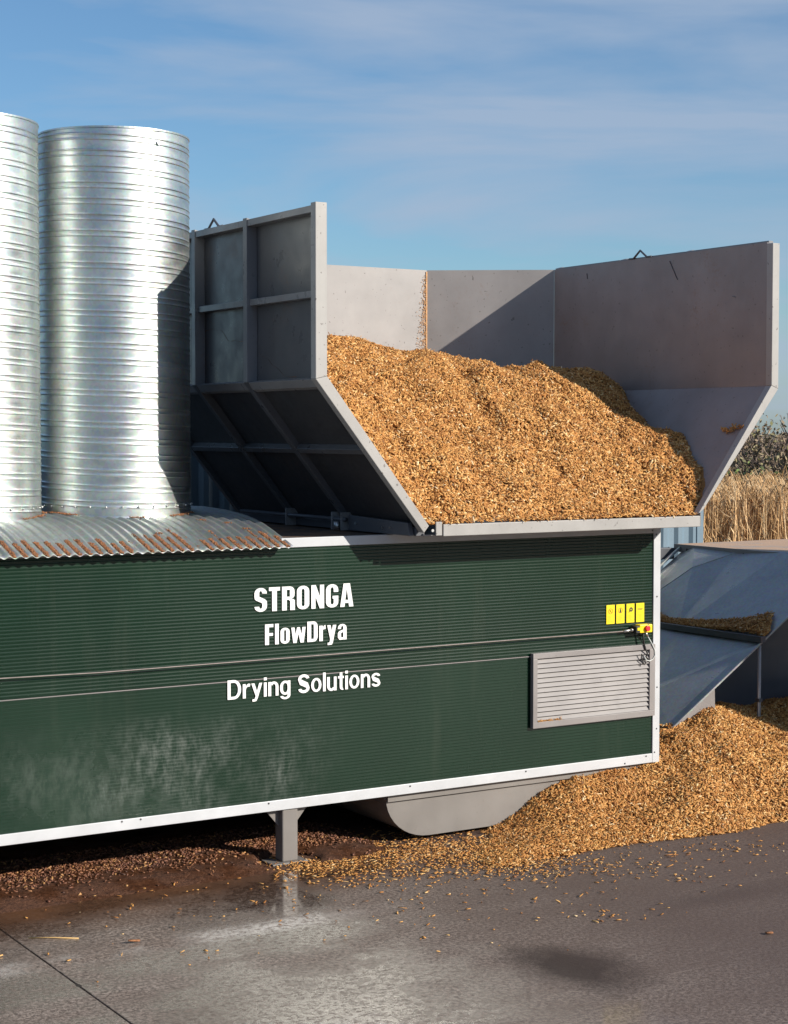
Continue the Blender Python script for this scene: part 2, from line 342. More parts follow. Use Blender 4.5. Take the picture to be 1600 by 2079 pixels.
# auger trough below: front plate with a rounded corner and the pan behind it
tp = [(-.05, .505), (-.045, .45)]
for i in range(11):
    a = math.pi+i*math.pi/2/10; tp.append((.47+.50*math.cos(a)*1.0, .47+.42*math.sin(a)))
prof = tp+[(2.6, .05), (2.9, .05), (3.1, .3), (3.12, .505)]
MB().prism([(x, .10, z) for x, z in prof], (0, .012, 0)).build('trough_end_plate', M['trough'], box, bevel=.002)
MB().prism([(x+.01, .113, z+.005) for x, z in prof], (0, 3.0, 0)).build('trough_pan', M['trough'], box)
MB().box(-.03, 3.2, .062, .098, .44, .4995).build('trough_rail', M['trough'], box)
# louvred vent
lv = MB()
x0, x1, z0, z1 = 1.635, 3.238, 1.025, 1.79
lv.box(x0, x1, -.045, .004, z1-.055, z1); lv.box(x0, x1, -.045, .004, z0, z0+.062); lv.box(x0, x0+.055, -.045, .004, z0+.0625, z1-.0555); lv.box(x1-.075, x1, -.045, .004, z0+.0625, z1-.0555)
vent = thing('tmp', 'x', 'x', (0, 0, 0)); bpy.data.objects.remove(vent)
vent = lv.build('louvre_vent', M['louvre'], box, bevel=.003)
MB().box(x0+.05, x1-.07, .0035, .0045, z0+.06, z1-.05).build('vent_backing', M['rubber'], vent)
ns = 13; zz0 = z0+.0625; zz1 = z1-.056
for i in range(ns):
    za = zz0+(zz1-zz0)*i/ns; dz = (zz1-zz0)/ns
    MB().prism([(x0+.056, -.037, za+.003), (x0+.056, -.033, za), (x0+.056, -.010, za+dz*.80), (x0+.056, -.014, za+dz*.80+.003)], (x1-x0-.132, 0, 0)).build('slat', M['louvre'], vent, fix=True)
n = 110; P_ = np.stack([1.70+rng.random(n)**1.3*.30, -.040+rng.normal(0, .004, n), 1.088+np.abs(rng.normal(0, .007, n))], 1)
V_L = (P_, n)
# warning labels
LB = [(2.608, 2.721), (2.739, 2.853), (2.876, 2.986), (3.007, 3.120)]
for i, (a, b_) in enumerate(LB):
    pl = MB().box(a+.002, b_-.002, -.0015, .001, 2.032, 2.232).build('warning_label', M['yellow'], box)
    cx = (a+b_)/2; ink = MB()
    if i == 0:
        ink.ring((cx, 2.165), .030, .025, -.0035, -.0016); ink.beam((cx-.02, -.0026, 2.186), (cx+.02, -.0026, 2.144), .0018, .005, (0,1,0)); ink.beam((cx-.012, -.0026, 2.15), (cx+.004, -.0026, 2.18), .0018, .005, (0,1,0))
        ink.build('symbol', M['label_red'], pl)
    elif i == 1:
        ink.ring((cx, 2.168), .030, .026, -.0035, -.0016); ink.build('symbol', M['label_red'], pl)
        s2 = MB(); s2.disc((cx, 2.183), .007, -.0038, -.0017); s2.prism([(cx-.011, -.0038, 2.145), (cx+.011, -.0038, 2.145), (cx+.007, -.0038, 2.175), (cx-.007, -.0038, 2.175)], (0, .002, 0)); s2.build('symbol', M['label_ink'], pl)
    elif i == 2:
        ink.ring((cx+.008, 2.170), .024, .008, -.0035, -.0016, 12); ink.beam((cx-.028, -.0026, 2.135), (cx-.004, -.0026, 2.158), .0018, .008, (0,1,0)); ink.beam((cx-.022, -.0026, 2.148), (cx-.010, -.0026, 2.170), .0018, .006, (0,1,0)); ink.build('symbol', M['label_ink'], pl)
    else:
        for q in range(2): ink.box(cx-.036, cx+.034-.01*q, -.0034, -.0016, 2.170-.012*q, 2.175-.012*q)
        ink.build('symbol', M['label_ink'], pl)
    tx = MB()
    for q in range(7): tx.box(a+.014, b_-.016-.012*((q*5) % 3), -.0030, -.0016, 2.112-.010*q, 2.1135-.010*q)
    tx.build('small_print', M['label_red'], pl)
# lettering ------------------------------------------------------------
def lettering(text, xl, xr, z0, caph, glyphs):
    """heavy condensed lettering cut from flat pieces; each piece sits a hair further out than the one below"""
    tot = sum(glyphs[c][0] for c in text)+.085*(len(text)-1); u = (xr-xl)/tot; x = xl; b = MB(); d = 0
    for c in text:
        wd, parts = glyphs[c]; wd_ = wd*u
        for p in parts:
            d = (d+1) % 9
            b.prism([(x+px*u, -.0022-.00022*d, z0+pz*caph) for px, pz in p], (0, .0018, 0))
        x += wd_+.085*u
    return b
def rr(x0, z0, x1, z1): return [(x0, z0), (x1, z0), (x1, z1), (x0, z1)]
def arcband(cx, cz, rx, rz, t, tz, a0, a1, n=7):
    out = []
    for i in range(n):
        p, q = R(a0+(a1-a0)*i/n), R(a0+(a1-a0)*(i+1)/n)
        out.append([(cx+rx*math.cos(p), cz+rz*math.sin(p)), (cx+rx*math.cos(q), cz+rz*math.sin(q)), (cx+(rx-t)*math.cos(q), cz+(rz-tz)*math.sin(q)), (cx+(rx-t)*math.cos(p), cz+(rz-tz)*math.sin(p))])
    return out
def oring(W, H, t, z0=0, tz=.13, rz=.22):
    h = W/2
    return [rr(0, z0+rz, t, z0+H-rz), rr(W-t, z0+rz, W, z0+H-rz)]+arcband(h, z0+H-rz, h, rz, t, tz, 0, 180)+arcband(h, z0+rz, h, rz, t, tz, 180, 360)
t = .20
GL = {
 'S': (.52, arcband(.26, .78, .26, .22, t, .13, -8, 180)+[rr(0, .64, t, .78)]+arcband(.26, .22, .26, .22, t, .13, 180, 368)+[rr(.52-t, .22, .52, .34)]+[[(0, .64), (.01, .55), (.07, .48), (.24, .40), (.31, .36), (.32, .34), (.52, .34), (.51, .44), (.43, .52), (.25, .61), (.20, .64)]]),
 'T': (.46, [rr(0, .85, .46, 1), rr(.13, 0, .33, .85)]),
 'R': (.54, [rr(0, 0, t, 1), rr(t, .86, .33, 1), rr(t, .44, .33, .57)]+arcband(.33, .78, .20, .22, t, .13, 0, 90, 5)+[rr(.53-t, .68, .53, .78)]+arcband(.33, .66, .20, .20, t, .10, 270, 366, 4)+[rr(.34, 0, .54, .42), rr(.30, .40, .50, .46)]),
 'O': (.53, oring(.53, 1, t)),
 'N': (.55, [rr(0, 0, .18, 1), rr(.37, 0, .55, 1), [(.0, 1), (.19, 1), (.55, 0), (.36, 0)]]),
 'G': (.53, oring(.53, 1, t)[0:1]+arcband(.265, .78, .265, .22, t, .13, 0, 180)+arcband(.265, .22, .265, .22, t, .13, 180, 360)+[rr(.53-t, .66, .53, .78), rr(.53-t, .2, .53, .50), rr(.28, .38, .53, .50)]),
 'A': (.58, [[(0, 0), (.19, 0), (.30, .86), (.34, 1), (.15, 1)], [(.58, 0), (.39, 0), (.28, .86), (.24, 1), (.43, 1)], rr(.17, .16, .41, .29)]),
 'F': (.42, [rr(0, 0, t, 1), rr(t, .85, .42, 1), rr(t, .43, .40, .57)]),
 'l': (.19, [rr(0, 0, .19, 1)]),
 'o': (.47, oring(.47, .78, .185, 0, .11, .18)),
 'w': (.74, [[(0, .76), (.17, .76), (.27, 0), (.10, 0)], [(.30, .76), (.44, .76), (.27, 0), (.12, 0)], [(.30, .76), (.44, .76), (.62, 0), (.47, 0)], [(.57, .76), (.74, .76), (.64, 0), (.47, 0)]]),
 'D': (.54, [rr(0, 0, t, 1), rr(t, .86, .32, 1), rr(t, 0, .32, .14)]+arcband(.32, .76, .22, .24, t, .14, 0, 90, 5)+[rr(.54-t, .24, .54, .76)]+arcband(.32, .24, .22, .24, t, .14, 270, 360, 5)),
 'r': (.33, [rr(0, 0, .185, .76), [(.185, .55), (.185, .66), (.25, .76), (.33, .78), (.33, .58), (.24, .58)]]),
 'y': (.48, [[(0, .76), (.18, .76), (.30, .14), (.16, .05)], [(.30, .76), (.48, .76), (.30, -.10), (.12, -.10)], [(.02, -.10), (.30, -.10), (.24, -.21), (.02, -.22)]]),
 'a': (.46, [rr(.28, 0, .46, .62), rr(0, .12, .17, .33), [(0, .12), (.08, 0), (.28, 0), (.28, .11), (.17, .13)], [(0, .33), (.06, .42), (.28, .50), (.28, .38), (.17, .33)]]+arcband(.23, .60, .23, .18, .17, .10, 0, 180, 6)+[rr(0, .54, .17, .60)]),
}
lettering('STRONGA', -1.512, -.456, 2.383, .222, GL).build('lettering', M['white_letter'], box)
lettering('FlowDrya', -1.403, -.532, 2.072, .192, GL).build('lettering', M['white_letter'], box)
def sshape(W, H, t, tz):
    h = W/2; rz = H*.27
    return arcband(h, H-rz, h, rz, t, tz, 12, 180)+arcband(h, rz, h, rz, t, tz, 192, 360)+[[(0, H-rz), (t, H-rz), (W*.84, H/2+tz*.30), (W, rz), (W-t, rz), (W*.16, H/2-tz*.30)]]
q_ = .156
G2 = {
 'D': (.71, [rr(0, 0, .16, 1), rr(.16, .86, .33, 1), rr(.16, 0, .33, .14)]+arcband(.33, .5, .38, .5, .16, .14, -90, 90, 12)),
 'r': (.37, [rr(0, 0, q_, .74), [(q_, .44), (q_, .60), (.22, .71), (.31, .755), (.40, .73), (.37, .59), (.28, .60), (.20, .56)]]),
 'y': (.58, [[(0, .74), (.165, .74), (.36, .14), (.26, -.02)], [(.42, .74), (.58, .74), (.34, -.04), (.20, -.02)], [(.34, -.04), (.26, -.19), (.15, -.21), (.05, -.20), (.06, -.08), (.16, -.09), (.20, -.02)]]),
 'i': (.15, [rr(0, 0, q_, .74), rr(0, .85, q_, 1)]),
 'n': (.55, [rr(0, 0, q_, .74), rr(.55-q_, 0, .55, .48)]+arcband(.30, .48, .25, .275, q_, .13, 0, 150)),
 'g': (.58, oring(.56, .75, q_, 0, .12, .30)+[rr(.56-q_, 0, .56, .74), rr(.56-q_, -.05, .56, 0)]+arcband(.28, -.03, .28, .20, q_, .11, 190, 360)),
 'S': (.66, sshape(.66, 1, .175, .15)), 's': (.53, sshape(.53, .75, .15, .12)),
 'o': (.60, oring(.60, .755, .155, 0, .12, .37)),
 'l': (.15, [rr(0, 0, q_, 1)]),
 'u': (.55, [rr(0, .26, q_, .74), rr(.55-q_, 0, .55, .74)]+arcband(.25, .26, .25, .275, q_, .13, 180, 330)),
 't': (.34, [rr(.10, .17, .10+q_, .93), rr(0, .62, .34, .74)]+arcband(.27, .17, .17, .18, q_, .12, 180, 290, 5)),
 ' ': (.20, [])}
lettering('Drying', -1.790, -1.135, 1.594, .178, G2).build('lettering', M['white_letter'], box)
lettering('Solutions', -1.058, -.156, 1.594, .178, G2).build('lettering', M['white_letter'], box)
# pull cord and emergency stop
pts = [(XL, -.05, 1.975), (-3.93, -.05, 1.958), (-3.04, -.05, 1.943), (-1, -.05, 1.945), (1, -.05, 1.95), (2.80, -.05, 1.951)]
MB().tube(pts, .0055).build('pull_cord', M['cord'], box, smooth=True)
es = MB().box(2.985, 3.155, -.095, -.008, 1.925, 2.012).build('emergency_stop', M['yellow'], box, bevel=.008)
MB().disc((3.075, 1.972), .030, -.125, -.094, 20).build('stop_button', M['red'], es, bevel=.004)
hb = MB(); hb.tube([(2.80, -.05, 1.951), (2.86, -.05, 1.955), (2.90, -.05, 1.957)], .013); hb.tube([(2.90, -.05, 1.957), (2.925, -.05, 1.96)], .020); hb.build('cord_clamp', M['bolt'], es, smooth=True)
MB().box(2.93, 2.984, -.10, -.01, 1.925, 2.0).build('switch_end', M['rubber'], es, bevel=.006)
MB().box(2.945, 2.98, -.104, -.1005, 1.955, 1.985).build('switch_plate', M['yellow'], es)
MB().disc((3.10, 2.005), .018, -.094, -.09, 3).build('arrow_mark', M['dark_bolt'], es)
MB().tube([(3.055, -.06, 1.925), (3.06, -.06, 1.86), (3.075, -.055, 1.80), (3.10, -.055, 1.735), (3.12, -.055, 1.70), (3.10, -.055, 1.66), (3.13, -.055, 1.64)], .009).build('cable', M['rubber'], es, smooth=True)
MB().tube([(3.04, -.06, 1.70), (3.035, -.06, 1.66), (3.05, -.06, 1.62), (3.075, -.06, 1.58), (3.09, -.06, 1.60), (3.08, -.06, 1.64), (3.055, -.06, 1.655)], .0065).build('cable', M['rubber'], es, smooth=True)
MB().tube([(3.085, -.06, 1.925), (3.12, -.06, 1.88)], .013).build('cable_gland', M['bolt'], es, smooth=True)
MB().tube([(3.12, -.06, 1.88), (3.18, -.055, 1.80), (3.225, -.05, 1.73), (3.228, -.05, 1.67), (3.20, -.05, 1.63), (3.15, -.055, 1.615), (3.10, -.06, 1.63), (3.075, -.06, 1.67)], .006).build('cable', M['grey_cable'], es, smooth=True)

# ---------------------------------------------------------------- barrel vault cover on the roof
vc = thing('corrugated_roof_cover', 'curved corrugated grey sheet cover under the two round tanks, sawdust in its grooves', 'roof cover', (-5, 1.6, 3.05))
yc = [-.16, -.05, .1, .25, .42, .6, .8, 1.0, 1.25, 1.5, 1.75, 2.0, 2.25, 2.5, 2.75, 3.0, 3.2, 3.35]
def vz(y):
    if y <= 1.75: return float(np.interp(y, [-.16, -.05, .25, .5, .75, 1.0, 1.3, 1.75], [2.985, 3.022, 3.115, 3.185, 3.225, 3.25, 3.27, 3.28]))
    return vz(1.75-(y-1.75)) if y < 3.66 else 3.0
PITCHW = .0965; VX1 = -1.19; nper = int((VX1-XL)/PITCHW); nx = nper*8
xs = [VX1-i*PITCHW/8 for i in range(nx+1)]
vs = [(x, y, vz(y)+.0105*math.cos(2*math.pi*(x-VX1)/PITCHW)) for y in yc for x in xs]
fs = [(j*(nx+1)+i, (j+1)*(nx+1)+i, (j+1)*(nx+1)+i+1, j*(nx+1)+i+1) for j in range(len(yc)-1) for i in range(nx)]
o = MB().add(vs, fs).build('corrugated_sheet', M['vault'], vc, smooth=True, fix=False)
sm = o.modifiers.new('solid', 'SOLIDIFY'); sm.thickness = .003
endp = [(VX1-.03, y, vz(y)-.03) for y in yc if 0.06 < y < 3.3]
MB().prism([(VX1-.03, .08, 3.048)]+endp+[(VX1-.03, 3.3, 3.048)], (-.01, 0, 0)).build('end_plate', M['dark_steel'], vc)
# sawdust and chips lying in the grooves and round the tanks' feet
def chip_arrays(P, N, lr=(.026, .066), wr=(.010, .024), tr=(.002, .005), tilt=.62, lift=.004):
    """P, N: (n,3) points and normals -> vertices, faces of one chip per point"""
    n = len(P); L = rng.uniform(*lr, n)/2; W = rng.uniform(*wr, n)/2; kd = rng.random(n); L = np.where(kd < .10, L*1.75, np.where(kd > .78, L*.5, L)); W = np.where(kd < .10, W*.55, np.where(kd > .78, W*.7, W)); T = rng.uniform(*tr, n)/2
    nn = N+rng.normal(0, tilt, (n, 3))*.6; nn /= np.linalg.norm(nn, axis=1)[:, None]
    a = rng.normal(0, 1, (n, 3)); a -= (a*nn).sum(1)[:, None]*nn; a /= np.linalg.norm(a, axis=1)[:, None]; b = np.cross(nn, a)
    tp_ = rng.uniform(.35, 1, n)
    C = P+N*(lift+rng.uniform(0, .010, n))[:, None]
    V = np.empty((n, 8, 3)); i = 0
    for sz_ in (-1, 1):
        for sx_, sy_ in ((-1, -1), (1, -1), (1, 1), (-1, 1)):
            ww = W*(tp_ if sx_ > 0 else 1)
            V[:, i] = C+a*(sx_*L)[:, None]+b*(sy_*ww)[:, None]+nn*(sz_*T)[:, None]; i += 1
    F = np.array([(0,3,2,1),(4,5,6,7),(0,1,5,4),(1,2,6,5),(2,3,7,6),(3,0,4,7)])
    FF = (np.arange(n)[:, None, None]*8+F[None]).reshape(-1, 4)
    return V.reshape(-1, 3), FF
def np_mesh(name, V, F, m):
    me = bpy.data.meshes.new(name); me.vertices.add(len(V)); me.vertices.foreach_set('co', V.astype(np.float32).ravel())
    me.loops.add(F.size); me.loops.foreach_set('vertex_index', F.astype(np.int32).ravel())
    me.polygons.add(len(F)); me.polygons.foreach_set('loop_start', np.arange(0, F.size, 4, dtype=np.int32)); me.polygons.foreach_set('loop_total', np.full(len(F), 4, np.int32))
    me.update(calc_edges=True); me.materials.append(m); o = bpy.data.objects.new(name, me); COL.objects.link(o); return o
def merge(parts):
    V = []; F = []; k = 0
    for v, f in parts: V.append(v); F.append(f+k); k += len(v)
    return np.concatenate(V), np.concatenate(F)
V, F = chip_arrays(V_L[0], np.tile([0, -.3, .9], (V_L[1], 1)), (.008, .022), (.004, .010), (.002, .004), .8, 0)
ld = np_mesh('stuck_dust', V, F, M['chip']); attach(ld, box); ld['kind'] = 'stuff'
P = []
for i in range(nper):
    xg = VX1-(i+.5)*PITCHW
    y1 = rng.uniform(.0, .16) if rng.random() < .9 else -.10
    y1 = rng.uniform(.06, .24); n = int((y1+.155)*900) if rng.random() > .06 else 6
    yq = rng.uniform(-.155, y1, n); P += [(xg+rng.normal(0, .011), y, vz(y)-.006) for y in yq]
    if rng.random() < .3 and xg > -2.6:
        yq = rng.uniform(y1, y1+rng.uniform(.05, .25), 30); P += [(xg+rng.normal(0, .009), y, vz(y)-.008) for y in yq]
for cx, cy, n in ((-2.205, 1.58, 1100), (-3.735, 1.58, 800)):
    th = rng.uniform(R(175), R(365), n)
    for q in th:
        if math.sin(q*3.1+cx)+math.sin(q*7.3) > .15:
            rr_ = .735+abs(rng.normal(0, .022)); x, y = cx+rr_*math.cos(q), cy+rr_*math.sin(q); P.append((x, y, vz(y)+.004))
for x, y in ((-2.35, .25), (-1.55, .48), (-1.45, .30), (-1.35, .16), (-1.75, .62)): P += [(x+rng.normal(0, .018), y+rng.normal(0, .03), vz(y)+.004) for _ in range(26)]
P = np.array(P); V, F = chip_arrays(P, np.tile([0, -.15, .98], (len(P), 1)), (.006, .020), (.005, .012), (.002, .006), .7, .002)
tag(np_mesh('roof_sawdust', V, F, M['sawdust']), 'orange sawdust lying in the grooves of the curved corrugated cover', 'sawdust', kind='stuff')

# ---------------------------------------------------------------- the two round tanks
TR, TP = .722, .148
def tank(cx, cy, zb, zt, label):
    root = thing('metal_tank', label, 'tank', (cx, cy, zb), 'tall ribbed galvanised tanks on the curved cover')
    T = [(0, 0), (.02, .8), (.045, 1), (.07, .8), (.10, 0), (.2, -.05), (.30, 0), (.335, .1), (.355, .85), (.38, 1), (.405, .85), (.43, .1), (.50, 0), (.62, -.05), (.76, 0), (.88, -.05), (.97, -.02)]
    nth = 112; kk = int((zt-zb)/TP)+3; rows = [(k_+t_, h) for k_ in range(-1, kk) for t_, h in T]
    vs = []
    for s_, h in rows:
        for j in range(nth+1):
            th = 2*math.pi*j/nth; z = zb+(s_-th/(2*math.pi)+.5)*TP; zc = min(max(z, zb), zt); r = TR+.0050*h
            vs.append((cx+r*math.cos(th), cy+r*math.sin(th), zc))
    fs = [(i*(nth+1)+j, i*(nth+1)+j+1, (i+1)*(nth+1)+j+1, (i+1)*(nth+1)+j) for i in range(len(rows)-1) for j in range(nth)
          if abs(vs[i*(nth+1)+j][2]-vs[(i+1)*(nth+1)+j][2]) > 1e-6 or abs(vs[i*(nth+1)+j+1][2]-vs[(i+1)*(nth+1)+j+1][2]) > 1e-6]
    MB().add(vs, fs).build('tank_body', M['tank'], root, smooth=True, fix=False)
    b = MB(); n = 96; vs = []; prof_ = [(TR+.002, zt), (TR+.008, zt+.002), (TR+.008, zt+.018), (TR-.006, zt+.018), (TR-.010, zt-.2), (TR-.010, zb)]
    for r, z in prof_:
        for j in range(n): vs.append((cx+r*math.cos(2*math.pi*j/n), cy+r*math.sin(2*math.pi*j/n), z))
    b.add(vs, [(i*n+j, i*n+(j+1) % n, (i+1)*n+(j+1) % n, (i+1)*n+j) for i in range(len(prof_)-1) for j in range(n)])
    b.build('rim', M['tank'], root, smooth=False, fix=True)
    b = MB().box(-.012, .012, -.012, .012, -.01, .01)
    r0 = MB().tube([(0, 0, 0), (0, -.014, 0)], .010, 8).build('rivet', M['bolt'], root, smooth=True)
    first = True
    for q in np.linspace(R(180), R(360), 16):
        o = r0 if first else r0.copy()
        if not first: COL.objects.link(o)
        first = False
        o.location = (cx+(TR+.003)*math.cos(q), cy+(TR+.003)*math.sin(q), zb+.13); o.rotation_euler = (0, 0, q+math.pi/2); attach(o, root)
    return root
zb = 3.21
t1 = tank(-2.205, 1.58, zb, 6.85, 'tall ribbed galvanised tank nearer the hopper, its whole width in view')
t2 = tank(-3.735, 1.58, zb, 6.86, 'tall ribbed galvanised tank cut off by the left edge of the photo')
q = R(282); MB().tube([(-2.205+(TR)*math.cos(q), 1.58+TR*math.sin(q), 6.74), (-2.205+(TR+.022)*math.cos(q), 1.58+(TR+.022)*math.sin(q), 6.74)], .022, 10).build('plug', M['bolt'], t1)

# ---------------------------------------------------------------- steel hopper
hp = thing('hopper', 'large open grey steel hopper with ribbed slanting sides, full of wood chips', 'hopper', (1.65, 1.8, 3.06))
YF = -.555
def front(poly, nm, d=.09, m='hopper_frame', y=YF): return MB().prism([(x, y, z) for x, z in poly], (0, d, 0)).build(nm, M[m], hp, bevel=.006)
front([(-1.17, 4.518), (-1.05, 4.545), (-1.05, 6.10), (-1.17, 6.10)], 'front_post')
front([(-1.17, 4.517), (-.012, 3.095), (.045, 3.16), (-1.05, 4.544)], 'slanting_post')
front([(4.385, 4.535), (4.485, 4.50), (4.485, 6.045), (4.385, 6.045)], 'front_post')
front([(3.372, 3.19), (3.445, 3.235), (4.485, 4.499), (4.385, 4.534)], 'slanting_post')
MB().box(.06, 3.37, YF+.101, 3.3, 3.0585, 3.0675).build('floor_plate', M['hopper'], hp)
MB().box(.205, 3.40, YF, YF+.10, 3.057, 3.17).build('front_beam', M['hopper_frame'], hp, bevel=.006)
MB().box(.123, .19, YF, YF+.02, 3.066, 3.195).build('beam_end_plate', M['hopper_frame'], hp, bevel=.003)
MB().box(3.402, 3.408, YF, YF+.10, 3.066, 3.20).build('beam_end_plate', M['hopper_frame'], hp)
YB = 4.2; YC = 3.3; ZT = 6.06
tk = .010
def plate(pts, vec, nm, m='hopper'): return MB().prism(pts, vec).build(nm, M[m], hp)
plate([(-1.05, YF+.092, 4.52), (-1.05, YC, 4.52), (-1.05, YC, ZT), (-1.05, YF+.092, ZT)], (tk, 0, 0), 'side_wall')
plate([(4.395, YF+.092, 4.53), (4.395, YC, 4.53), (4.395, YC, ZT), (4.395, YF+.092, ZT)], (tk, 0, 0), 'side_wall', 'inner_brown')
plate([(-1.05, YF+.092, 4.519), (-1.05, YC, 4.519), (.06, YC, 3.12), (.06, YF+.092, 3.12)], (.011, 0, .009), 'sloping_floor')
plate([(4.395, YF+.092, 4.529), (4.395, YC, 4.529), (3.365, YC, 3.12), (3.365, YF+.092, 3.12)], (.010, 0, -.009), 'sloping_floor', 'inner_brown')
plate([(.14, YB, 4.0), (3.08, YB, 4.0), (3.08, YB, ZT), (.14, YB, ZT)], (0, tk, 0), 'back_wall')
plate([(-1.05, YC+.002, 4.3), (.138, YB, 4.3), (.138, YB, ZT), (-1.05, YC+.002, ZT)], (-.006, .008, 0), 'corner_wall')
plate([(4.395, YC+.002, 4.3), (3.082, YB, 4.3), (3.082, YB, ZT), (4.395, YC+.002, ZT)], (.006, .008, 0), 'corner_wall')
plate([(-1.05, YC, 4.51), (.14, YB, 4.29), (.9, YC, 3.12), (.06, YC, 3.12)], (0, .008, -.006), 'sloping_floor')
plate([(.14, YB, 4.28), (3.08, YB, 4.28), (3.1, YC, 3.12), (.3, YC, 3.12)], (0, .008, -.006), 'sloping_floor')
for xs0, zs in ((-1, -1.05), (1, 4.395)):   # outer skin, its steel darkened to carry the shade out here
    d_ = .006*xs0; xk = -1.051 if xs0 < 0 else 4.406; zk_ = 4.515; xf = .058 if xs0 < 0 else 3.37
    plate([(xk, YF+.094, zk_), (xk, YC, zk_), (xk, YC, ZT-.002), (xk, YF+.094, ZT-.002)], (d_, 0, 0), 'outer_skin', 'skin')
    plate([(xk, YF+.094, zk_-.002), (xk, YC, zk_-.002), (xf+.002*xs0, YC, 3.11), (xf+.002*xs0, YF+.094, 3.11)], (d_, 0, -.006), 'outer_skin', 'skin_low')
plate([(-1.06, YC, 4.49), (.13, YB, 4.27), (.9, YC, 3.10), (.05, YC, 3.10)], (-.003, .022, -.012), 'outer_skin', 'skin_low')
# outside ribs and rails, left then right
def rib_side(s, xo, xw, zk, xb, zb_):
    """s=-1 left side; xo outer face, xw sheet, kink height zk, foot (xb, zb_)"""
    for y in (.80, 1.96, 3.22):
        w2 = .08
        MB().prism([(xo, y, zk), (xw-s*.0 , y, zk+.01), (xw, y, 6.075), (xo, y, 6.095)], (0, w2, 0)).build('rib', M['rib'], hp, bevel=.004)
        MB().prism([(xo, y, zk-.003), (xb, y, zb_), (xb-s*.075, y, zb_+.03), (xw, y, zk+.006)], (0, w2, 0)).build('rib', M['skin'], hp, bevel=.004)
    ys = [YF+.091, .80, 1.96, 3.22]
    for a, e in zip(ys[:-1], ys[1:]):
        a2 = a if a < 0 else a+.081
        MB().box(min(xo-s*.008, xw), max(xo-s*.008, xw), a2, e-.001, 6.015, 6.078).build('rail', M['rib'], hp, bevel=.003)
        MB().box(min(xo-s*.03, xw), max(xo-s*.03, xw), a2, e-.001, 5.255, 5.315).build('rail', M['rib'], hp, bevel=.003)
        MB().prism([(xo-s*.01, a2, zk+.0), (xw, a2, zk+.02), (xw, a2, zk-.09), (xo-s*.06, a2, zk-.07)], (0, e-.001-a2, 0)).build('rail', M['rib'], hp, bevel=.003)
        tt = .452; g_ = 1 if s < 0 else .2
        cx_ = xo+(xb-xo)*tt; cz_ = zk+(zb_-zk)*tt
        MB().prism([(cx_-s*.01, a2, cz_), (cx_-s*.045, a2, cz_-.045), (cx_-s*.105*g_, a2, cz_+.03), (cx_-s*.07*g_, a2, cz_+.075)], (0, e-.001-a2, 0)).build('rail', M['skin'], hp, bevel=.003)
rib_side(-1, -1.17, -1.058, 4.517, -.005, 3.10)
rib_side(1, 4.485, 4.413, 4.50, 3.40, 3.10)
MB().box(-.04, .055, YF+.095, YC+.1, 3.062, 3.14).build('base_rail', M['dark_steel'], hp, bevel=.004)
MB().box(3.375, 3.44, YF+.095, YC+.1, 3.062, 3.14).build('base_rail', M['dark_steel'], hp, bevel=.004)
MB().prism([(-.10, -.44, 3.064), (-.10, .70, 3.064), (-.10, .70, 3.215), (-.10, -.40, 3.185)], (.05, 0, 0)).build('base_rail', M['dark_steel'], hp, bevel=.004)
for y in (.74, .93, 1.90): MB().box(-.16, -.02, y, y+.015, 3.062, 3.24).build('hinge_bracket', M['hopper'], hp)
MB().tube([(-.13, .7, 3.17), (-.13, 3.0, 3.17)], .022).build('hinge_bar', M['dark_steel'], hp, smooth=True)
MB().tube([(-.16, .82, 3.065), (-.16, .82, 3.15)], .035, 10).build('hinge_foot', M['bolt'], hp, smooth=True)
for y, z, x in ((-.10, 3.13, -.101), (.05, 3.12, -.101), (.55, 3.14, -.101)): MB().tube([(x, y, z), (x-.012, y, z)], .014).build('bolt', M['bolt'], hp)
MB().disc((.085, 3.115), .014, YF-.002, YF+.01).build('bolt', M['bolt'], hp)
def eye(x, y, z): return MB().tube([(x, y-.20, z), (x, y-.12, z), (x, y, z+.085), (x, y+.12, z), (x, y+.20, z)], .013).build('lifting_eye', M['dark_steel'], hp, smooth=True)
eye(-1.11, 1.64, 6.085); eye(4.40, 1.645, 6.07)
MB().box(3.066, 3.082, YB-.012, YB-.001, 4.6, 6.04).build('corner_weld', M['pale_dust'], hp)
n = 900; zz_ = 6.0-1.5*rng.random(n)**.7; xx_ = 3.07-np.abs(rng.normal(0, .02+.05*(6.05-zz_), n)); V, F = chip_arrays(np.stack([xx_, np.full(n, YB-.003), zz_], 1), np.tile([0, -1., 0], (n, 1)), (.006, .018), (.004, .010), (.001, .003), .3, .0)
dc = np_mesh('stuck_dust', V, F, M['pale_dust']); attach(dc, hp); dc['kind'] = 'stuff'
# scratches and dents on the right wall, as thin raised flakes
for (x0_, y0_, x1_, y1_) in ((1360, 530, 1376, 568), (1020, 625, 1024, 650), (1049, 655, 1053, 640), (1487, 602, 1494, 603), (1078, 672, 1080, 678), (1192, 555, 1193, 566)):
    ax, vv = (0, 4.3935)
    if x0_ < 1129:
        continue
    a, b_ = rayhit(x0_, y0_, 0, vv), rayhit(x1_, y1_, 0, vv)
    MB().beam(a, b_, .003, .014, (1, 0, 0)).build('scratch', M['dark_bolt'], hp)

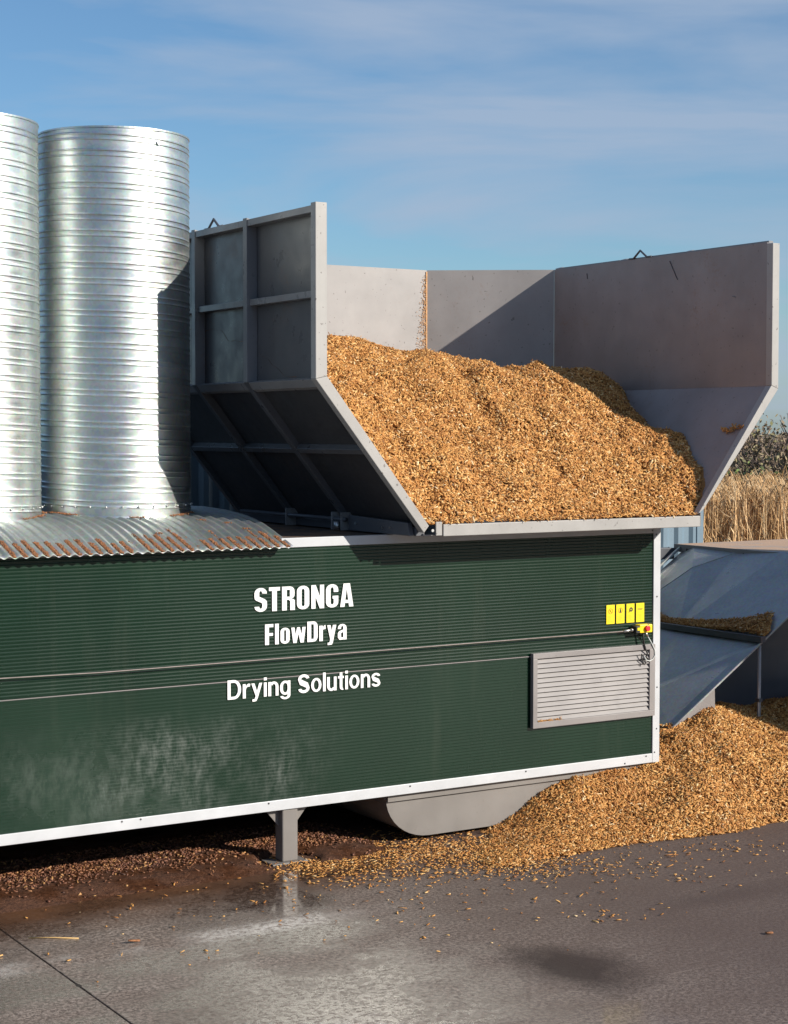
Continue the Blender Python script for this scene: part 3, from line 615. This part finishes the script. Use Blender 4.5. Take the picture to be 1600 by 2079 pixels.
# ---------------------------------------------------------------- wood chips: height fields
def tps(pts, smooth=.0):
    A = np.array(pts, float); X = A[:, :2]; z = A[:, 2]; n = len(A)
    d = np.linalg.norm(X[:, None]-X[None], axis=2); K = np.where(d > 0, d*d*np.log(d+1e-12), 0)+np.eye(n)*smooth
    Pm = np.hstack([np.ones((n, 1)), X]); L = np.zeros((n+3, n+3)); L[:n, :n] = K; L[:n, n:] = Pm; L[n:, :n] = Pm.T
    sol = np.linalg.solve(L, np.concatenate([z, np.zeros(3)]))
    def f(x, y):
        sh = np.shape(x); x = np.ravel(x); y = np.ravel(y); d = np.sqrt((x[:, None]-X[None, :, 0])**2+(y[:, None]-X[None, :, 1])**2)
        k_ = np.where(d > 1e-9, d*d*np.log(d+1e-12), 0); return (k_@sol[:n]+sol[n]+sol[n+1]*x+sol[n+2]*y).reshape(sh)
    return f
def field(fn, x0, x1, y0, y1, step, bumps, mask=None):
    xs_ = np.arange(x0, x1+1e-6, step); ys_ = np.arange(y0, y1+1e-6, step); Xg, Yg = np.meshgrid(xs_, ys_); Z = fn(Xg, Yg)
    fade = np.clip(Z/.35, 0, 1) if Z.min() < .5 else 1.0
    for amp, freq, sd_ in bumps:
        nz = np.array([noise.noise(Vector((x*freq, y*freq, sd_))) for x, y in zip(Xg.ravel(), Yg.ravel())]).reshape(Xg.shape); Z = Z+amp*nz*fade
    return xs_, ys_, Xg, Yg, Z
def sampler(xs_, ys_, Z):
    st = xs_[1]-xs_[0]
    gx = np.gradient(Z, st, axis=1); gy = np.gradient(Z, st, axis=0)
    def s_(x, y):
        i = np.clip((x-xs_[0])/st, 0, len(xs_)-1.001); j = np.clip((y-ys_[0])/st, 0, len(ys_)-1.001); a = i.astype(int); c_ = j.astype(int); u = i-a; v = j-c_
        def bl(G): return (G[c_, a]*(1-u)+G[c_, a+1]*u)*(1-v)+(G[c_+1, a]*(1-u)+G[c_+1, a+1]*u)*v
        n = np.stack([-bl(gx), -bl(gy), np.ones_like(u)], 1); n /= np.linalg.norm(n, axis=1)[:, None]
        return bl(Z), n
    return s_
def grid_mesh(Xg, Yg, Z, keep):
    h, w_ = Z.shape; V = np.stack([Xg, Yg, Z], 2).reshape(-1, 3); idx = np.arange(h*w_).reshape(h, w_)
    F = np.stack([idx[:-1, :-1], idx[:-1, 1:], idx[1:, 1:], idx[1:, :-1]], 2).reshape(-1, 4); kf = keep[:-1, :-1] & keep[1:, 1:] & keep[1:, :-1] & keep[:-1, 1:]
    return V, F[kf.ravel()]
# in the hopper
CP = [(.1, -.5, 3.20), (1, -.5, 3.19), (2, -.5, 3.20), (3.3, -.48, 3.22), (-.4, -.5, 3.5), (-1, -.5, 4.1), (-1, .6, 4.75), (-1, 1.8, 5.1), (-1, 3.2, 5.0),
      (.3, .3, 3.85), (.2, 1.1, 4.45), (1.0, .3, 3.78), (1.1, 1.1, 4.38), (2.0, .3, 3.76), (2.1, 1.1, 4.36), (2.75, .3, 3.74), (2.6, .9, 4.25), (3.0, .5, 3.95),
      (2.9, 1.78, 4.84), (3.0, 1.63, 4.79), (3.14, 1.40, 4.62), (3.32, 1.13, 4.37), (3.45, .92, 4.19), (3.57, .74, 4.08), (3.68, .56, 4.01), (3.73, .48, 3.92),
      (3.65, -.29, 3.56), (3.88, .17, 3.84), (3.98, .41, 3.98), (4.03, .8, 4.06), (.2, 4.1, 4.8), (1.5, 4.1, 4.8), (3.0, 4.1, 4.7), (1.2, 3.3, 4.95)]
for x_, y_, Y_ in ((500, 668, 2.3), (655, 672, 2.3), (720, 678, 2.3), (790, 684, 2.3), (868, 690, 2.25), (940, 714, 2.1), (1000, 722, 1.95), (1060, 727, 1.92), (1130, 736, 1.98), (1190, 742, 2.0), (1235, 755, 1.98), (1275, 785, 1.85), (1300, 813, 1.65), (1318, 843, 1.42), (1330, 870, 1.15)):
    h_ = rayhit(x_, y_, 1, Y_); CP.append((h_[0], h_[1], h_[2]-(.13 if x_ < 900 else .07)))
CP += [(4.35, 3.2, 4.50), (3.9, 2.2, 4.42), (4.35, 2.2, 4.50), (3.4, 3.0, 4.6)]
fh = tps(CP, .02)
def fh2(x, y):
    z = fh(x, y)
    z = z+.09*np.exp(-(((x-3.72)/.17)**2+((y-.45)/.16)**2))-.10*np.exp(-(((x-3.42)/.16)**2+((y-.42)/.10)**2))
    z = z-.11*np.exp(-(((x-2.85)/.45)**2+((y-1.9)/.45)**2))
    z = z-.10*np.exp(-(((x-1.75)/.16)**2+((y-.95)/.40)**2))-.09*np.exp(-(((x-(1.9+.35*(y-1.6)))/.13)**2+((y-1.7)/.35)**2))
    return z
xs_, ys_, Xg, Yg, Z = field(fh2, -1.06, 4.40, -.55, 4.2, .04, [(.10, .8, 3), (.10, 2.2, 9), (.055, 5.5, 5)])
zl = 4.535-1.26*(Xg+1.05); zr = 4.55-1.355*(4.39-Xg)    # sloping floors
inside = (Z > zl-.12) & (Z > zr-.16) & (Yg > -.47)
front_lip = np.clip((Yg+.50)/.12, 0, 1); Z = np.where((Xg > .0) & (Xg < 3.45), np.minimum(Z, 3.155+.6*(Yg+.52)+.05*front_lip+1.1*np.maximum(Yg+.3, 0)), Z)
V1, F1 = grid_mesh(Xg, Yg, np.maximum(Z-.012, np.maximum(zl+.008, zr-.042)), inside)
ob = np_mesh('tmp', V1, F1, M['heap_core']); 
smp = sampler(xs_, ys_, Z)
n = 120000; px = rng.uniform(-1.0, 4.38, n); py = rng.uniform(-.47, 4.17, n); pz, pn = smp(px, py)
ok = (pz > 4.55-1.26*(px+1.05)) & (pz > 4.555-1.355*(4.39-px)) & ~((px > 3.1) & (py > 3.3+(4.39-px)*.685-.03)) & ~((px < .14) & (py > 3.3+(px+1.05)*.756-.03))
P = np.stack([px, py, pz], 1)[ok]; N = pn[ok]
parts = [chip_arrays(P, N)]
# spill over the front lip, and a clump stuck high on the right slope, and crumbs on the walls
n = 900; px = rng.uniform(.2, 3.35, n); py = rng.uniform(-.55, -.45, n); P = np.stack([px, py, 3.172+rng.uniform(0, .015, n)+.25*(py+.55)], 1)
parts.append(chip_arrays(P, np.tile([0, -.3, .95], (n, 1))))
cl = []
for q in range(60):
    u_ = rng.uniform(0, 1); x_ = 1467+u_*42; y_ = 872-4*u_+rng.normal(0, 2.0)+3*math.sin(u_*6)
    pnt = rayhit(x_, y_, 0, 4.2); # march to the sloping floor
    d = pnt-CAM; nrm = np.array([-.797, 0, .604]); p0 = np.array([4.39, 0, 4.53]); tt = np.dot(p0-CAM, nrm)/np.dot(d, nrm); cl.append(CAM+d*tt)
parts.append(chip_arrays(np.array(cl), np.tile([-.8, 0, .6], (60, 1)), (.02, .05), (.01, .02), (.004, .01), 1.0))
V, F = merge([(V1, F1)]+parts)
bpy.data.objects.remove(ob)
hc = np_mesh('wood_chips', V, F, M['chip']); tag(hc, 'fresh orange wood chips filling the steel hopper', 'wood chips', kind='stuff')
hc.data.materials.append(M['heap_core']); mi = np.zeros(len(F), np.int32); mi[:len(F1)] = 1; hc.data.polygons.foreach_set('material_index', mi)

# on the ground
G = []
for x_, y_ in ((1000, 1762), (1100, 1748), (1200, 1730), (1300, 1714), (1400, 1702), (1500, 1690), (1600, 1668)): p_ = rayhit(x_, y_, 2, 0); G.append((p_[0], p_[1], 0.0))
for x_, y_ in ((1000, 1685), (1050, 1650), (1100, 1612), (1180, 1585), (1260, 1568), (1335, 1548)): p_ = rayhit(x_, y_, 1, .05); G.append(tuple(p_))
G += [(-.3, .1, -.05), (.5, .3, -.05), (.2, -.6, -.04), (4.33, .55, .80), (4.9, .7, .86), (5.2, .9, .82), (5.5, .75, .72), (6.1, .6, .86), (7.2, .5, .9), (3.7, .3, .66), (3.9, .9, .74), (5, 2, .5), (7, 2, .6), (4, 2.5, .3), (2, 1.5, .1),
      (4.0, -.6, .40), (5.2, -.3, .52), (6.3, -.4, .52), (5.3, -1.0, .22), (7.5, -1.7, 0), (4.4, -1.2, .12), (2.2, -.5, .20), (3.2, -.6, .30), (3.2, -1.0, .10), (1.0, -.9, .04), (2.0, -.9, .06), (4.4, -1.35, .06), (1.4, -.35, .10), (0, -1.6, -.15), (3, -2.1, -.25), (6, -2.4, -.25), (8.5, -2, -.05), (8.5, 1, .8), (1.3, -.6, .08), (8.4, 2.6, .5)]
fg = tps(G, .01)
xs_, ys_, Xg, Yg, Z = field(fg, -.6, 8.6, -2.4, 2.6, .045, [(.12, 1.1, 13), (.06, 2.8, 19), (.025, 6.5, 25)])
Zg = np.where(Z > 0, Z, np.maximum(Z, -.05))
V1, F1 = grid_mesh(Xg, Yg, Zg-.012, Zg > -.02)
smp = sampler(xs_, ys_, Zg)
n = 140000; px = rng.uniform(-.4, 8.4, n); py = rng.uniform(-2.2, 2.3, n); pz, pn = smp(px, py)
ok = (pz > .004) & ~((px < 3.3) & (py > .09)) & ~((px < 3.34) & (py > -.02) & (pz > .5)) & (pz < .655*(px-2.82)+.02)|((pz > .004) & (py < .48) & (px >= 3.3)) | ((pz > .004) & (px < 3.3) & (py < .09))
P = np.stack([px, py, pz], 1)[ok]; N = pn[ok]; parts = [chip_arrays(P, N, (.028, .064), (.011, .024))]
V, F = merge([(V1, F1)]+parts)
gc = np_mesh('wood_chip_heap', V, F, M['chip']); tag(gc, 'heap of orange wood chips spilled on the yard at the green container end', 'wood chips', kind='stuff')
gc.data.materials.append(M['heap_core']); mi = np.zeros(len(F), np.int32); mi[:len(F1)] = 1; gc.data.polygons.foreach_set('material_index', mi)

# loose chips on the concrete
def onground(x_, y_): return rayhit(x_, y_, 2, .004)
pts = []
def scat(n, cx, cy, sx, sy):
    for _ in range(n): pts.append(onground(cx+rng.normal(0, sx), cy+rng.normal(0, sy)))
scat(1150, 880, 1725, 95, 18); scat(560, 760, 1735, 80, 24); scat(260, 620, 1758, 40, 8); scat(420, 950, 1755, 120, 22); scat(260, 1130, 1764, 180, 14); scat(90, 1050, 1830, 220, 40)
scat(450, 985, 1718, 30, 18); scat(400, 1060, 1752, 60, 10); scat(300, 700, 1770, 80, 22); scat(90, 300, 1790, 230, 30); scat(60, 500, 1860, 300, 60); scat(110, 1450, 1722, 110, 12); scat(24, 1230, 1860, 60, 10)
P = np.array(pts); P = P[~((P[:, 0] < 3.3) & (P[:, 1] > .9)) & (P[:, 1] > -9)]
sz_ = rng.random(len(P)); V, F = chip_arrays(P, np.tile([0, 0, 1.], (len(P), 1)), (.014, .048), (.007, .020), (.003, .007), .28, .003)
tag(np_mesh('loose_chips', V, F, M['chip']), 'loose wood chips scattered over the wet concrete beside the heap', 'wood chips', kind='stuff')

# brown debris along the container
def fm(x, y): return .055-.16*np.maximum(0, -(y+.02))-.0*x
xs_, ys_, Xg, Yg, Z = field(lambda x, y: np.where(y > .02, .05, .05-.20*(.02-y)), -9.3, .9, -.55, 1.6, .04, [(.05, 1.5, 33), (.03, 4, 39)])
Z = np.where(Xg > -.4, Z-(Xg+.4)*.12, Z)
dl = ((Xg+1.13)**2/.28**2+(Yg-.05)**2/.25**2); Z = np.where(dl < 1.6, np.minimum(Z, -.005+(dl-1)*.08), Z)
V1, F1 = grid_mesh(Xg, Yg, np.maximum(Z, -.02), Z > -.01)
smp = sampler(xs_, ys_, Z)
n = 17000; px = rng.uniform(-9, .6, n); py = rng.uniform(-.4, 1.3, n); pz, pn = smp(px, py); ok = (pz > .01) & (rng.random(n) < np.clip((py-.12)/.45, .05, 1))
P = np.stack([px, py, pz], 1)[ok]; parts = [chip_arrays(P, pn[ok], (.015, .045), (.010, .024), (.004, .012), .6, .0)]
V, F = merge([(V1, F1)]+parts)
md = np_mesh('brown_debris', V, F, M['chip_brown']); tag(md, 'damp dark brown woody debris along the foot of the green container', 'debris', kind='stuff')
md.data.materials.append(M['mud']); mi = np.zeros(len(F), np.int32); mi[:len(F1)] = 1; md.data.polygons.foreach_set('material_index', mi)

a, b_ = onground(58, 1904), onground(160, 1905)
tag(MB().tube([a, (a+b_)/2+np.array([0, .004, .003]), b_], .005, 6).build('straw', M['straw'], smooth=True), 'single pale straw stalk lying on the concrete by the slab joint', 'straw')
for (x_, y_), lb in (((272, 1914), 'lone wood chip on the concrete right of the straw stalk'), ((1562, 1896), 'lone wood chip on the dark concrete near the right edge of the photo'), ((1044, 1783), 'large orange wood chip in front of the heap toe')):
    p_ = onground(x_, y_); V, F = chip_arrays(np.array([p_+np.array([0, 0, .004])]), np.array([[0, 0, 1.]]), (.055, .06), (.028, .03), (.012, .014), .15)
    tag(np_mesh('wood_chip', V, F, M['sawdust']), lb, 'wood chip', 'lone wood chips')

# ---------------------------------------------------------------- sloping metal chute unit at the right
ch = thing('loading_chute', 'grey sheet metal loading ramp sloping down from a dusty flat top behind the chip heap', 'loading ramp', (6, 2, 0))
sl = .655; xa, za = 2.75, -.05; xt = 6.67; zt = 2.51; Y0, Y1 = .5, 3.46
nrm = Vector((-sl, 0, 1)).normalized()
def onsl(x, y, d=0): return Vector((x, y, .737+sl*(x-3.952)))+nrm*d
def panel(x0, x1, y0, y1, d, nm):
    MB().prism([onsl(x0, y0, d), onsl(x1, y0, d), onsl(x1, y1, d), onsl(x0, y1, d)], tuple(-nrm*.006)).build(nm, M['sheet'], ch)
# folded sheets: alternate sheets tilt a hair so their reflections differ, as on the real ramp
def tri(pts, nm='sheet_panel'):
    P_ = [onsl(x, y, d) for x, y, d in pts]; MB().prism(P_, tuple(-nrm*.006)).build(nm, M['sheet'], ch)
xl = 5.31
for pts_ in ([(xl+.01, Y0, 0), (6.1, Y0, .0), (xt, 1.55, .05), (xl+.01, 2.0, 0)],
             [(xl+.01, 2.0, 0), (xt, 1.55, .05), (xt, 2.35, 0)],
             [(xl+.01, 2.0, 0), (xt, 2.35, 0), (6.25, 2.75, .07), (5.6, 3.1, .0)],
             [(xt, 2.35, 0), (xt, Y1-.25, .02), (6.25, 2.75, .07)],
             [(5.6, 3.1, 0), (6.25, 2.75, .07), (xt, Y1-.25, .02), (xt, Y1, -.05), (xl+.01, Y1, -.05)],
             [(xl+.01, 2.0, 0), (5.6, 3.1, 0), (xl+.01, Y1, -.05)],
             [(6.1, Y0, 0), (xt, Y0, 0), (xt, 1.55, .05)],
             [(3.3, Y0, 0), (3.95, Y0, 0), (4.35, 1.3, .04), (3.3, 1.3, .0)],
             [(3.95, Y0, 0), (xl-.01, Y0, 0), (4.35, 1.3, .04)],
             [(4.35, 1.3, .04), (xl-.01, Y0, 0), (xl-.01, 1.9, 0), (4.6, 2.0, -.02)],
             [(3.3, 1.3, 0), (4.35, 1.3, .04), (4.6, 2.0, -.02), (3.3, Y1, 0)],
             [(4.6, 2.0, -.02), (xl-.01, 1.9, 0), (xl-.01, Y1, .05), (3.3, Y1, 0)]):
    tri(pts_)
MB().beam(onsl(3.3, Y0, .008), onsl(xt, Y0, .008), .02, .02).build('edge_strip', M['sheet'], ch)
MB().beam(onsl(3.3, Y1, .01), onsl(xt, Y1, .01), .03, .03).build('edge_strip', M['sheet'], ch)
MB().beam(onsl(xl, Y0-.02, .03), onsl(xl, Y1, .03), .075, .07).build('ledge', M['dark_steel'], ch, bevel=.004)
MB().box(xt-.03, xt+6, Y0-1.5, Y1+.12, zt-.005, zt+.03).build('flat_top', M['deck_pale'], ch)
MB().box(xt-.05, xt-.03, Y0-1.5, Y1+.12, zt-.07, zt+.032).build('top_trim', M['louvre'], ch)
c0 = MB().box(-.004, .006, -.008, .008, -.05, 0).build('trim_clip', M['dark_bolt'], ch)
for i in range(9):
    o = c0 if i == 0 else c0.copy()
    if i: COL.objects.link(o)
    o.location = (xt-.054, Y0+.3+i*.36, zt-.015); attach(o, ch)
MB().box(xt-1.4, xt-.06, Y1+.1, Y1+.25, zt-.17, zt-.02).build('cross_beam', M['dark_steel'], ch, bevel=.004)
MB().tube([(xl-.03, Y0+.03, 0), (xl-.03, Y0+.03, 1.60)], .022, 10).build('prop', M['hopper'], ch, smooth=True)
MB().box(xl-.06, xl, Y0, Y0+.06, .93, .97).build('prop_collar', M['dark_steel'], ch)
MB().prism([(3.6, Y0+.05, .45), (4.62, Y0+.05, 1.13), (4.64, Y0+.05, .45)], (0, .006, 0)).build('side_plate', M['louvre'], ch)
MB().box(xt+.02, 12, Y0+.9, Y0+1.0, 0, 2.49).build('end_wall', M['dark_steel'], ch)
MB().prism([(3.9, Y0+.9, .3), (xt, Y0+.9, 2.4), (xt, Y0+.9, 0), (3.9, Y0+.9, 0)], (0, .01, 0)).build('inner_wall', M['dark_steel'], ch)
# chips lying on the ledge
pp = []; n = 7500
yy_ = rng.uniform(Y0+.02, 3.3, n)
hgt = np.interp(yy_, [Y0, .75, 1.1, 1.6, 2.2, 2.4, 3.3], [.06, .38, .22, .12, .07, .10, .45])
u_ = rng.random(n)*hgt; xx = xl+.02+u_
base_z = .737+sl*(xx-3.952); fill = np.maximum(.05, np.minimum(.10, (hgt-u_)*.45))
P = np.stack([xx, yy_, base_z+fill*rng.uniform(.5, 1, n)], 1)
V, F = chip_arrays(P, np.tile([-.5, 0, .85], (n, 1)), (.022, .05), (.010, .022))
tag(np_mesh('ledge_chips', V, F, M['chip_brown'] if False else M['chip']), 'line of shaded wood chips resting on the ledge across the metal ramp', 'wood chips', kind='stuff')

bw = thing('added_shade_wall', 'tall unseen wall added out of view to shade the metal loading ramp', 'wall', (9.6, -3.9, 0))  # unseen wall, put in to shade the ramp, its ledge and the heap
for i_ in range(4): MB().box(9.5, 9.7, -6.6+1.075*i_, -6.6+1.075*i_+1.07, 0, 5.6).build('added_shade_slab', M['field'], bw, bevel=.01)

# ---------------------------------------------------------------- blue grey corrugated shed wall behind
cw = thing('corrugated_container', 'blue grey steel container with upright corrugations behind the hopper', 'container', (4, 6.2, 0))
XC1 = 8.40; prof = []
x = XC1-.12; per = .28
while x > -9:
    prof += [(x, 5.0), (x-.07, 5.0), (x-.12, 5.04), (x-.21, 5.04)]; x -= per
vs = [(a_, b_, z) for z in (0.05, 3.95) for a_, b_ in prof]; m_ = len(prof)
MB().add(vs, [(i, i+1, m_+i+1, m_+i) for i in range(m_-1)]).build('side_wall', M['cladding'], cw, fix=False)
MB().box(XC1-.13, XC1, 4.985, 5.09, 0, 4.0).build('corner_post', M['cladding'], cw, bevel=.01)
MB().box(-9.2, XC1-.131, 4.985, 5.05, 3.9, 4.0).build('top_rail', M['cladding'], cw)
MB().box(-9.2, XC1-.01, 5.06, 7.4, .05, 3.98).build('container_body', M['cladding'], cw)

# ---------------------------------------------------------------- reeds and hedge beyond
f0 = np.array([math.sin(YAW), math.cos(YAW), 0]); rt = np.array([math.cos(YAW), -math.sin(YAW), 0]); C0 = np.array([CAM[0], CAM[1], 0])
n = 30000; lat = rng.uniform(-9, 12, n); dep = 28.5+rng.uniform(0, 3.6, n)**1.0
bx = C0[None]+rt[None]*lat[:, None]+f0[None]*dep[:, None]
V = []; F = []
hgt = 3.22+rng.normal(0, .10, n)+(dep-28.5)*.03; wd = rng.uniform(.005, .012, n); lean = rng.normal(0, .12, (n, 2))
def strips(base, pts_off, widths, side):
    """base (n,3), list of offsets (n,3), widths (n,) per level -> quads"""
    n = len(base); L = len(pts_off); V = np.empty((n, L*2, 3))
    for i in range(L):
        V[:, 2*i] = base+pts_off[i]-side*widths[i][:, None]; V[:, 2*i+1] = base+pts_off[i]+side*widths[i][:, None]
    F = np.array([(2*i, 2*i+1, 2*i+3, 2*i+2) for i in range(L-1)])
    return V.reshape(-1, 3), (np.arange(n)[:, None, None]*L*2+F[None]).reshape(-1, 4)
ang = rng.uniform(-.9, .9, n); side = rt[None]*np.cos(ang)[:, None]+f0[None]*np.sin(ang)[:, None]
up = np.array([0, 0, 1.])
def off(fr, k_): return up[None]*(hgt*fr)[:, None]+rt[None]*(lean[:, 0]*k_)[:, None]+f0[None]*(lean[:, 1]*k_)[:, None]
parts = [strips(bx, [off(0, 0), off(.5, .4), off(.92, 1)], [wd, wd*.8, wd*.4], side)]
for q in range(3):     # drooping leaves
    zf = rng.uniform(.45, .93, n); dr = rng.choice([-1, 1], n)*rng.uniform(.10, .34, n); ds = rng.uniform(-.2, .2, n)
    o0 = off(zf, zf); rise = rng.uniform(.05, .22, n)
    o1 = o0+rt[None]*(dr*.5)[:, None]+up[None]*rise[:, None]+f0[None]*(ds*.5)[:, None]; o2 = o0+rt[None]*dr[:, None]+up[None]*(rise-rng.uniform(.15, .5, n))[:, None]+f0[None]*ds[:, None]
    parts.append(strips(bx, [o0, o1, o2], [wd*.9, wd*.9, wd*.2], up[None]*.5+side*.8))
sel = rng.random(n) < .35
o0 = off(.92, 1)[sel]; dr = rng.choice([-1, 1], sel.sum())*rng.uniform(.06, .16, sel.sum()); parts.append(strips(bx[sel], [o0, o0+rt[None]*(dr*.5)[:, None]+up[None]*.10, o0+rt[None]*dr[:, None]+up[None]*.03], [wd[sel]*.7, wd[sel]*1.2, wd[sel]*.4], up[None]*np.ones((sel.sum(), 1))*.7))
V, F = merge(parts)
tag(np_mesh('tall_reeds', V, F, M['reed']), 'dense stand of tall tan reeds beyond the yard', 'reeds', kind='stuff')

def shrub(lat, dep, hgt, spread, kind, label):
    base = C0+rt*lat+f0*dep
    root = thing('hedge_shrub', label, 'shrub', tuple(base), 'hedge shrubs beyond the reeds')
    rs = random.Random(int(lat*100)+int(dep)); tw = MB(); leaves = []
    def grow(p, d, L, r, lvl):
        q_ = p+d*L; r = max(r, .017); tw.tube([p, (p+q_)/2+Vector((rs.gauss(0, .04), rs.gauss(0, .04), rs.gauss(0, .03)))*L, q_], r, 3, r*.55)
        if lvl >= 2: leaves.append((q_, lvl))
        if lvl == 4: return
        for _ in range(4 if lvl < 3 else 3):
            nd = (d+Vector((rs.gauss(0, .55), rs.gauss(0, .55), rs.gauss(.12, .35)))).normalized(); grow(p+(q_-p)*rs.uniform(.45, 1), nd, L*rs.uniform(.55, .8), r*.55, lvl+1)
    for _ in range(6):
        d = Vector((rs.gauss(0, spread), rs.gauss(0, spread), 1)).normalized(); grow(Vector(base)+Vector((rs.gauss(0, .25), rs.gauss(0, .25), 0)), d, hgt*.34, .05, 0)
    tw.build('branches', M['twig'], root, fix=False)
    n = {'bare': 1200, 'brown': 26000, 'green': 26000}[kind]
    c_ = np.array([l_[0][:] for l_ in leaves]); c_ = c_[c_[:, 2] < hgt*(.92 if kind != 'green' else .8)]
    if kind != 'bare': c_ = np.concatenate([c_, c_*[1, 1, .75], c_*[1, 1, .5]])
    P_ = c_[rng.integers(0, len(c_), n)]+rng.normal(0, .26, (n, 3)); P_[:, 2] = np.maximum(P_[:, 2], .1)
    A_ = rng.normal(0, 1, (n, 3)); A_ /= np.linalg.norm(A_, axis=1)[:, None]; B_ = np.cross(A_, rng.normal(0, 1, (n, 3))); B_ /= np.linalg.norm(B_, axis=1)[:, None]
    ls = rng.uniform(.035, .07, n)[:, None]; V = np.stack([P_-A_*ls, P_+B_*ls*.5, P_+A_*ls, P_-B_*ls*.5], 1).reshape(-1, 3); F = np.arange(4*n).reshape(n, 4)
    o = np_mesh('leaves', V, F, M['leaf_green' if kind == 'green' else 'leaf_brown']); attach(o, root)
def lat_of(px_, dep): return (px_-800)/3555*dep
for px_, dep, h_, sp, kd, lb in ((1500, 39, 4.9, .34, 'brown', 'twiggy brown hedge shrub beside the sloping edge of the hopper, left of the bare one'),
                                 (1575, 44, 5.3, .34, 'bare', 'tall bare hedge shrub with thin twigs against the sky above the reeds'),
                                 (1545, 36, 3.75, .42, 'green', 'low green leafy hedge shrub just above the middle of the reeds'),
                                 (1640, 38, 5.0, .36, 'brown', 'dense brown hedge shrub at the right edge of the photo'),
                                 (1452, 37, 3.95, .42, 'green', 'dark green hedge shrub half hidden behind the slanting hopper post'),
                                 (1700, 42, 4.9, .36, 'brown', 'brown hedge shrub beyond the right edge of the photo'),
                                 (1400, 43, 4.4, .36, 'brown', 'brown hedge shrub hidden behind the hopper'),
                                 (1608, 35, 3.7, .40, 'green', 'low green hedge shrub at the right edge just above the reeds'),
                                 (1476, 46, 5.2, .40, 'brown', 'brown hedge shrub farther back, seen just right of the slanting hopper post'),
                                 (1530, 48, 5.3, .42, 'brown', 'brown hedge shrub farther back, in the middle of the gap above the reeds'),
                                 (1590, 47, 5.4, .42, 'brown', 'brown hedge shrub farther back, second from the right edge of the photo'),
                                 (1655, 49, 4.8, .42, 'brown', 'brown hedge shrub farther back, beyond the right edge')):
    shrub(lat_of(px_, dep), dep, h_, sp, kd, lb)

# unseen tree belt added behind the camera to darken reflections in wall and ground
n = 26000; px = rng.uniform(-70, 80, n); py = -40-rng.uniform(0, 5, n); top = 8+1.6*np.sin(px*.21)+1.1*np.sin(px*.53+1)
P = np.stack([px, py, top*rng.random(n)**.8], 1); V, F = chip_arrays(P, rng.normal(0, 1, (n, 3)), (.7, 1.3), (.4, .8), (.02, .03), 1)
tag(np_mesh('added_tree_belt', V, F, M['leaf_brown']), 'unseen belt of winter trees added behind the viewer to darken reflections', 'wood', kind='stuff')
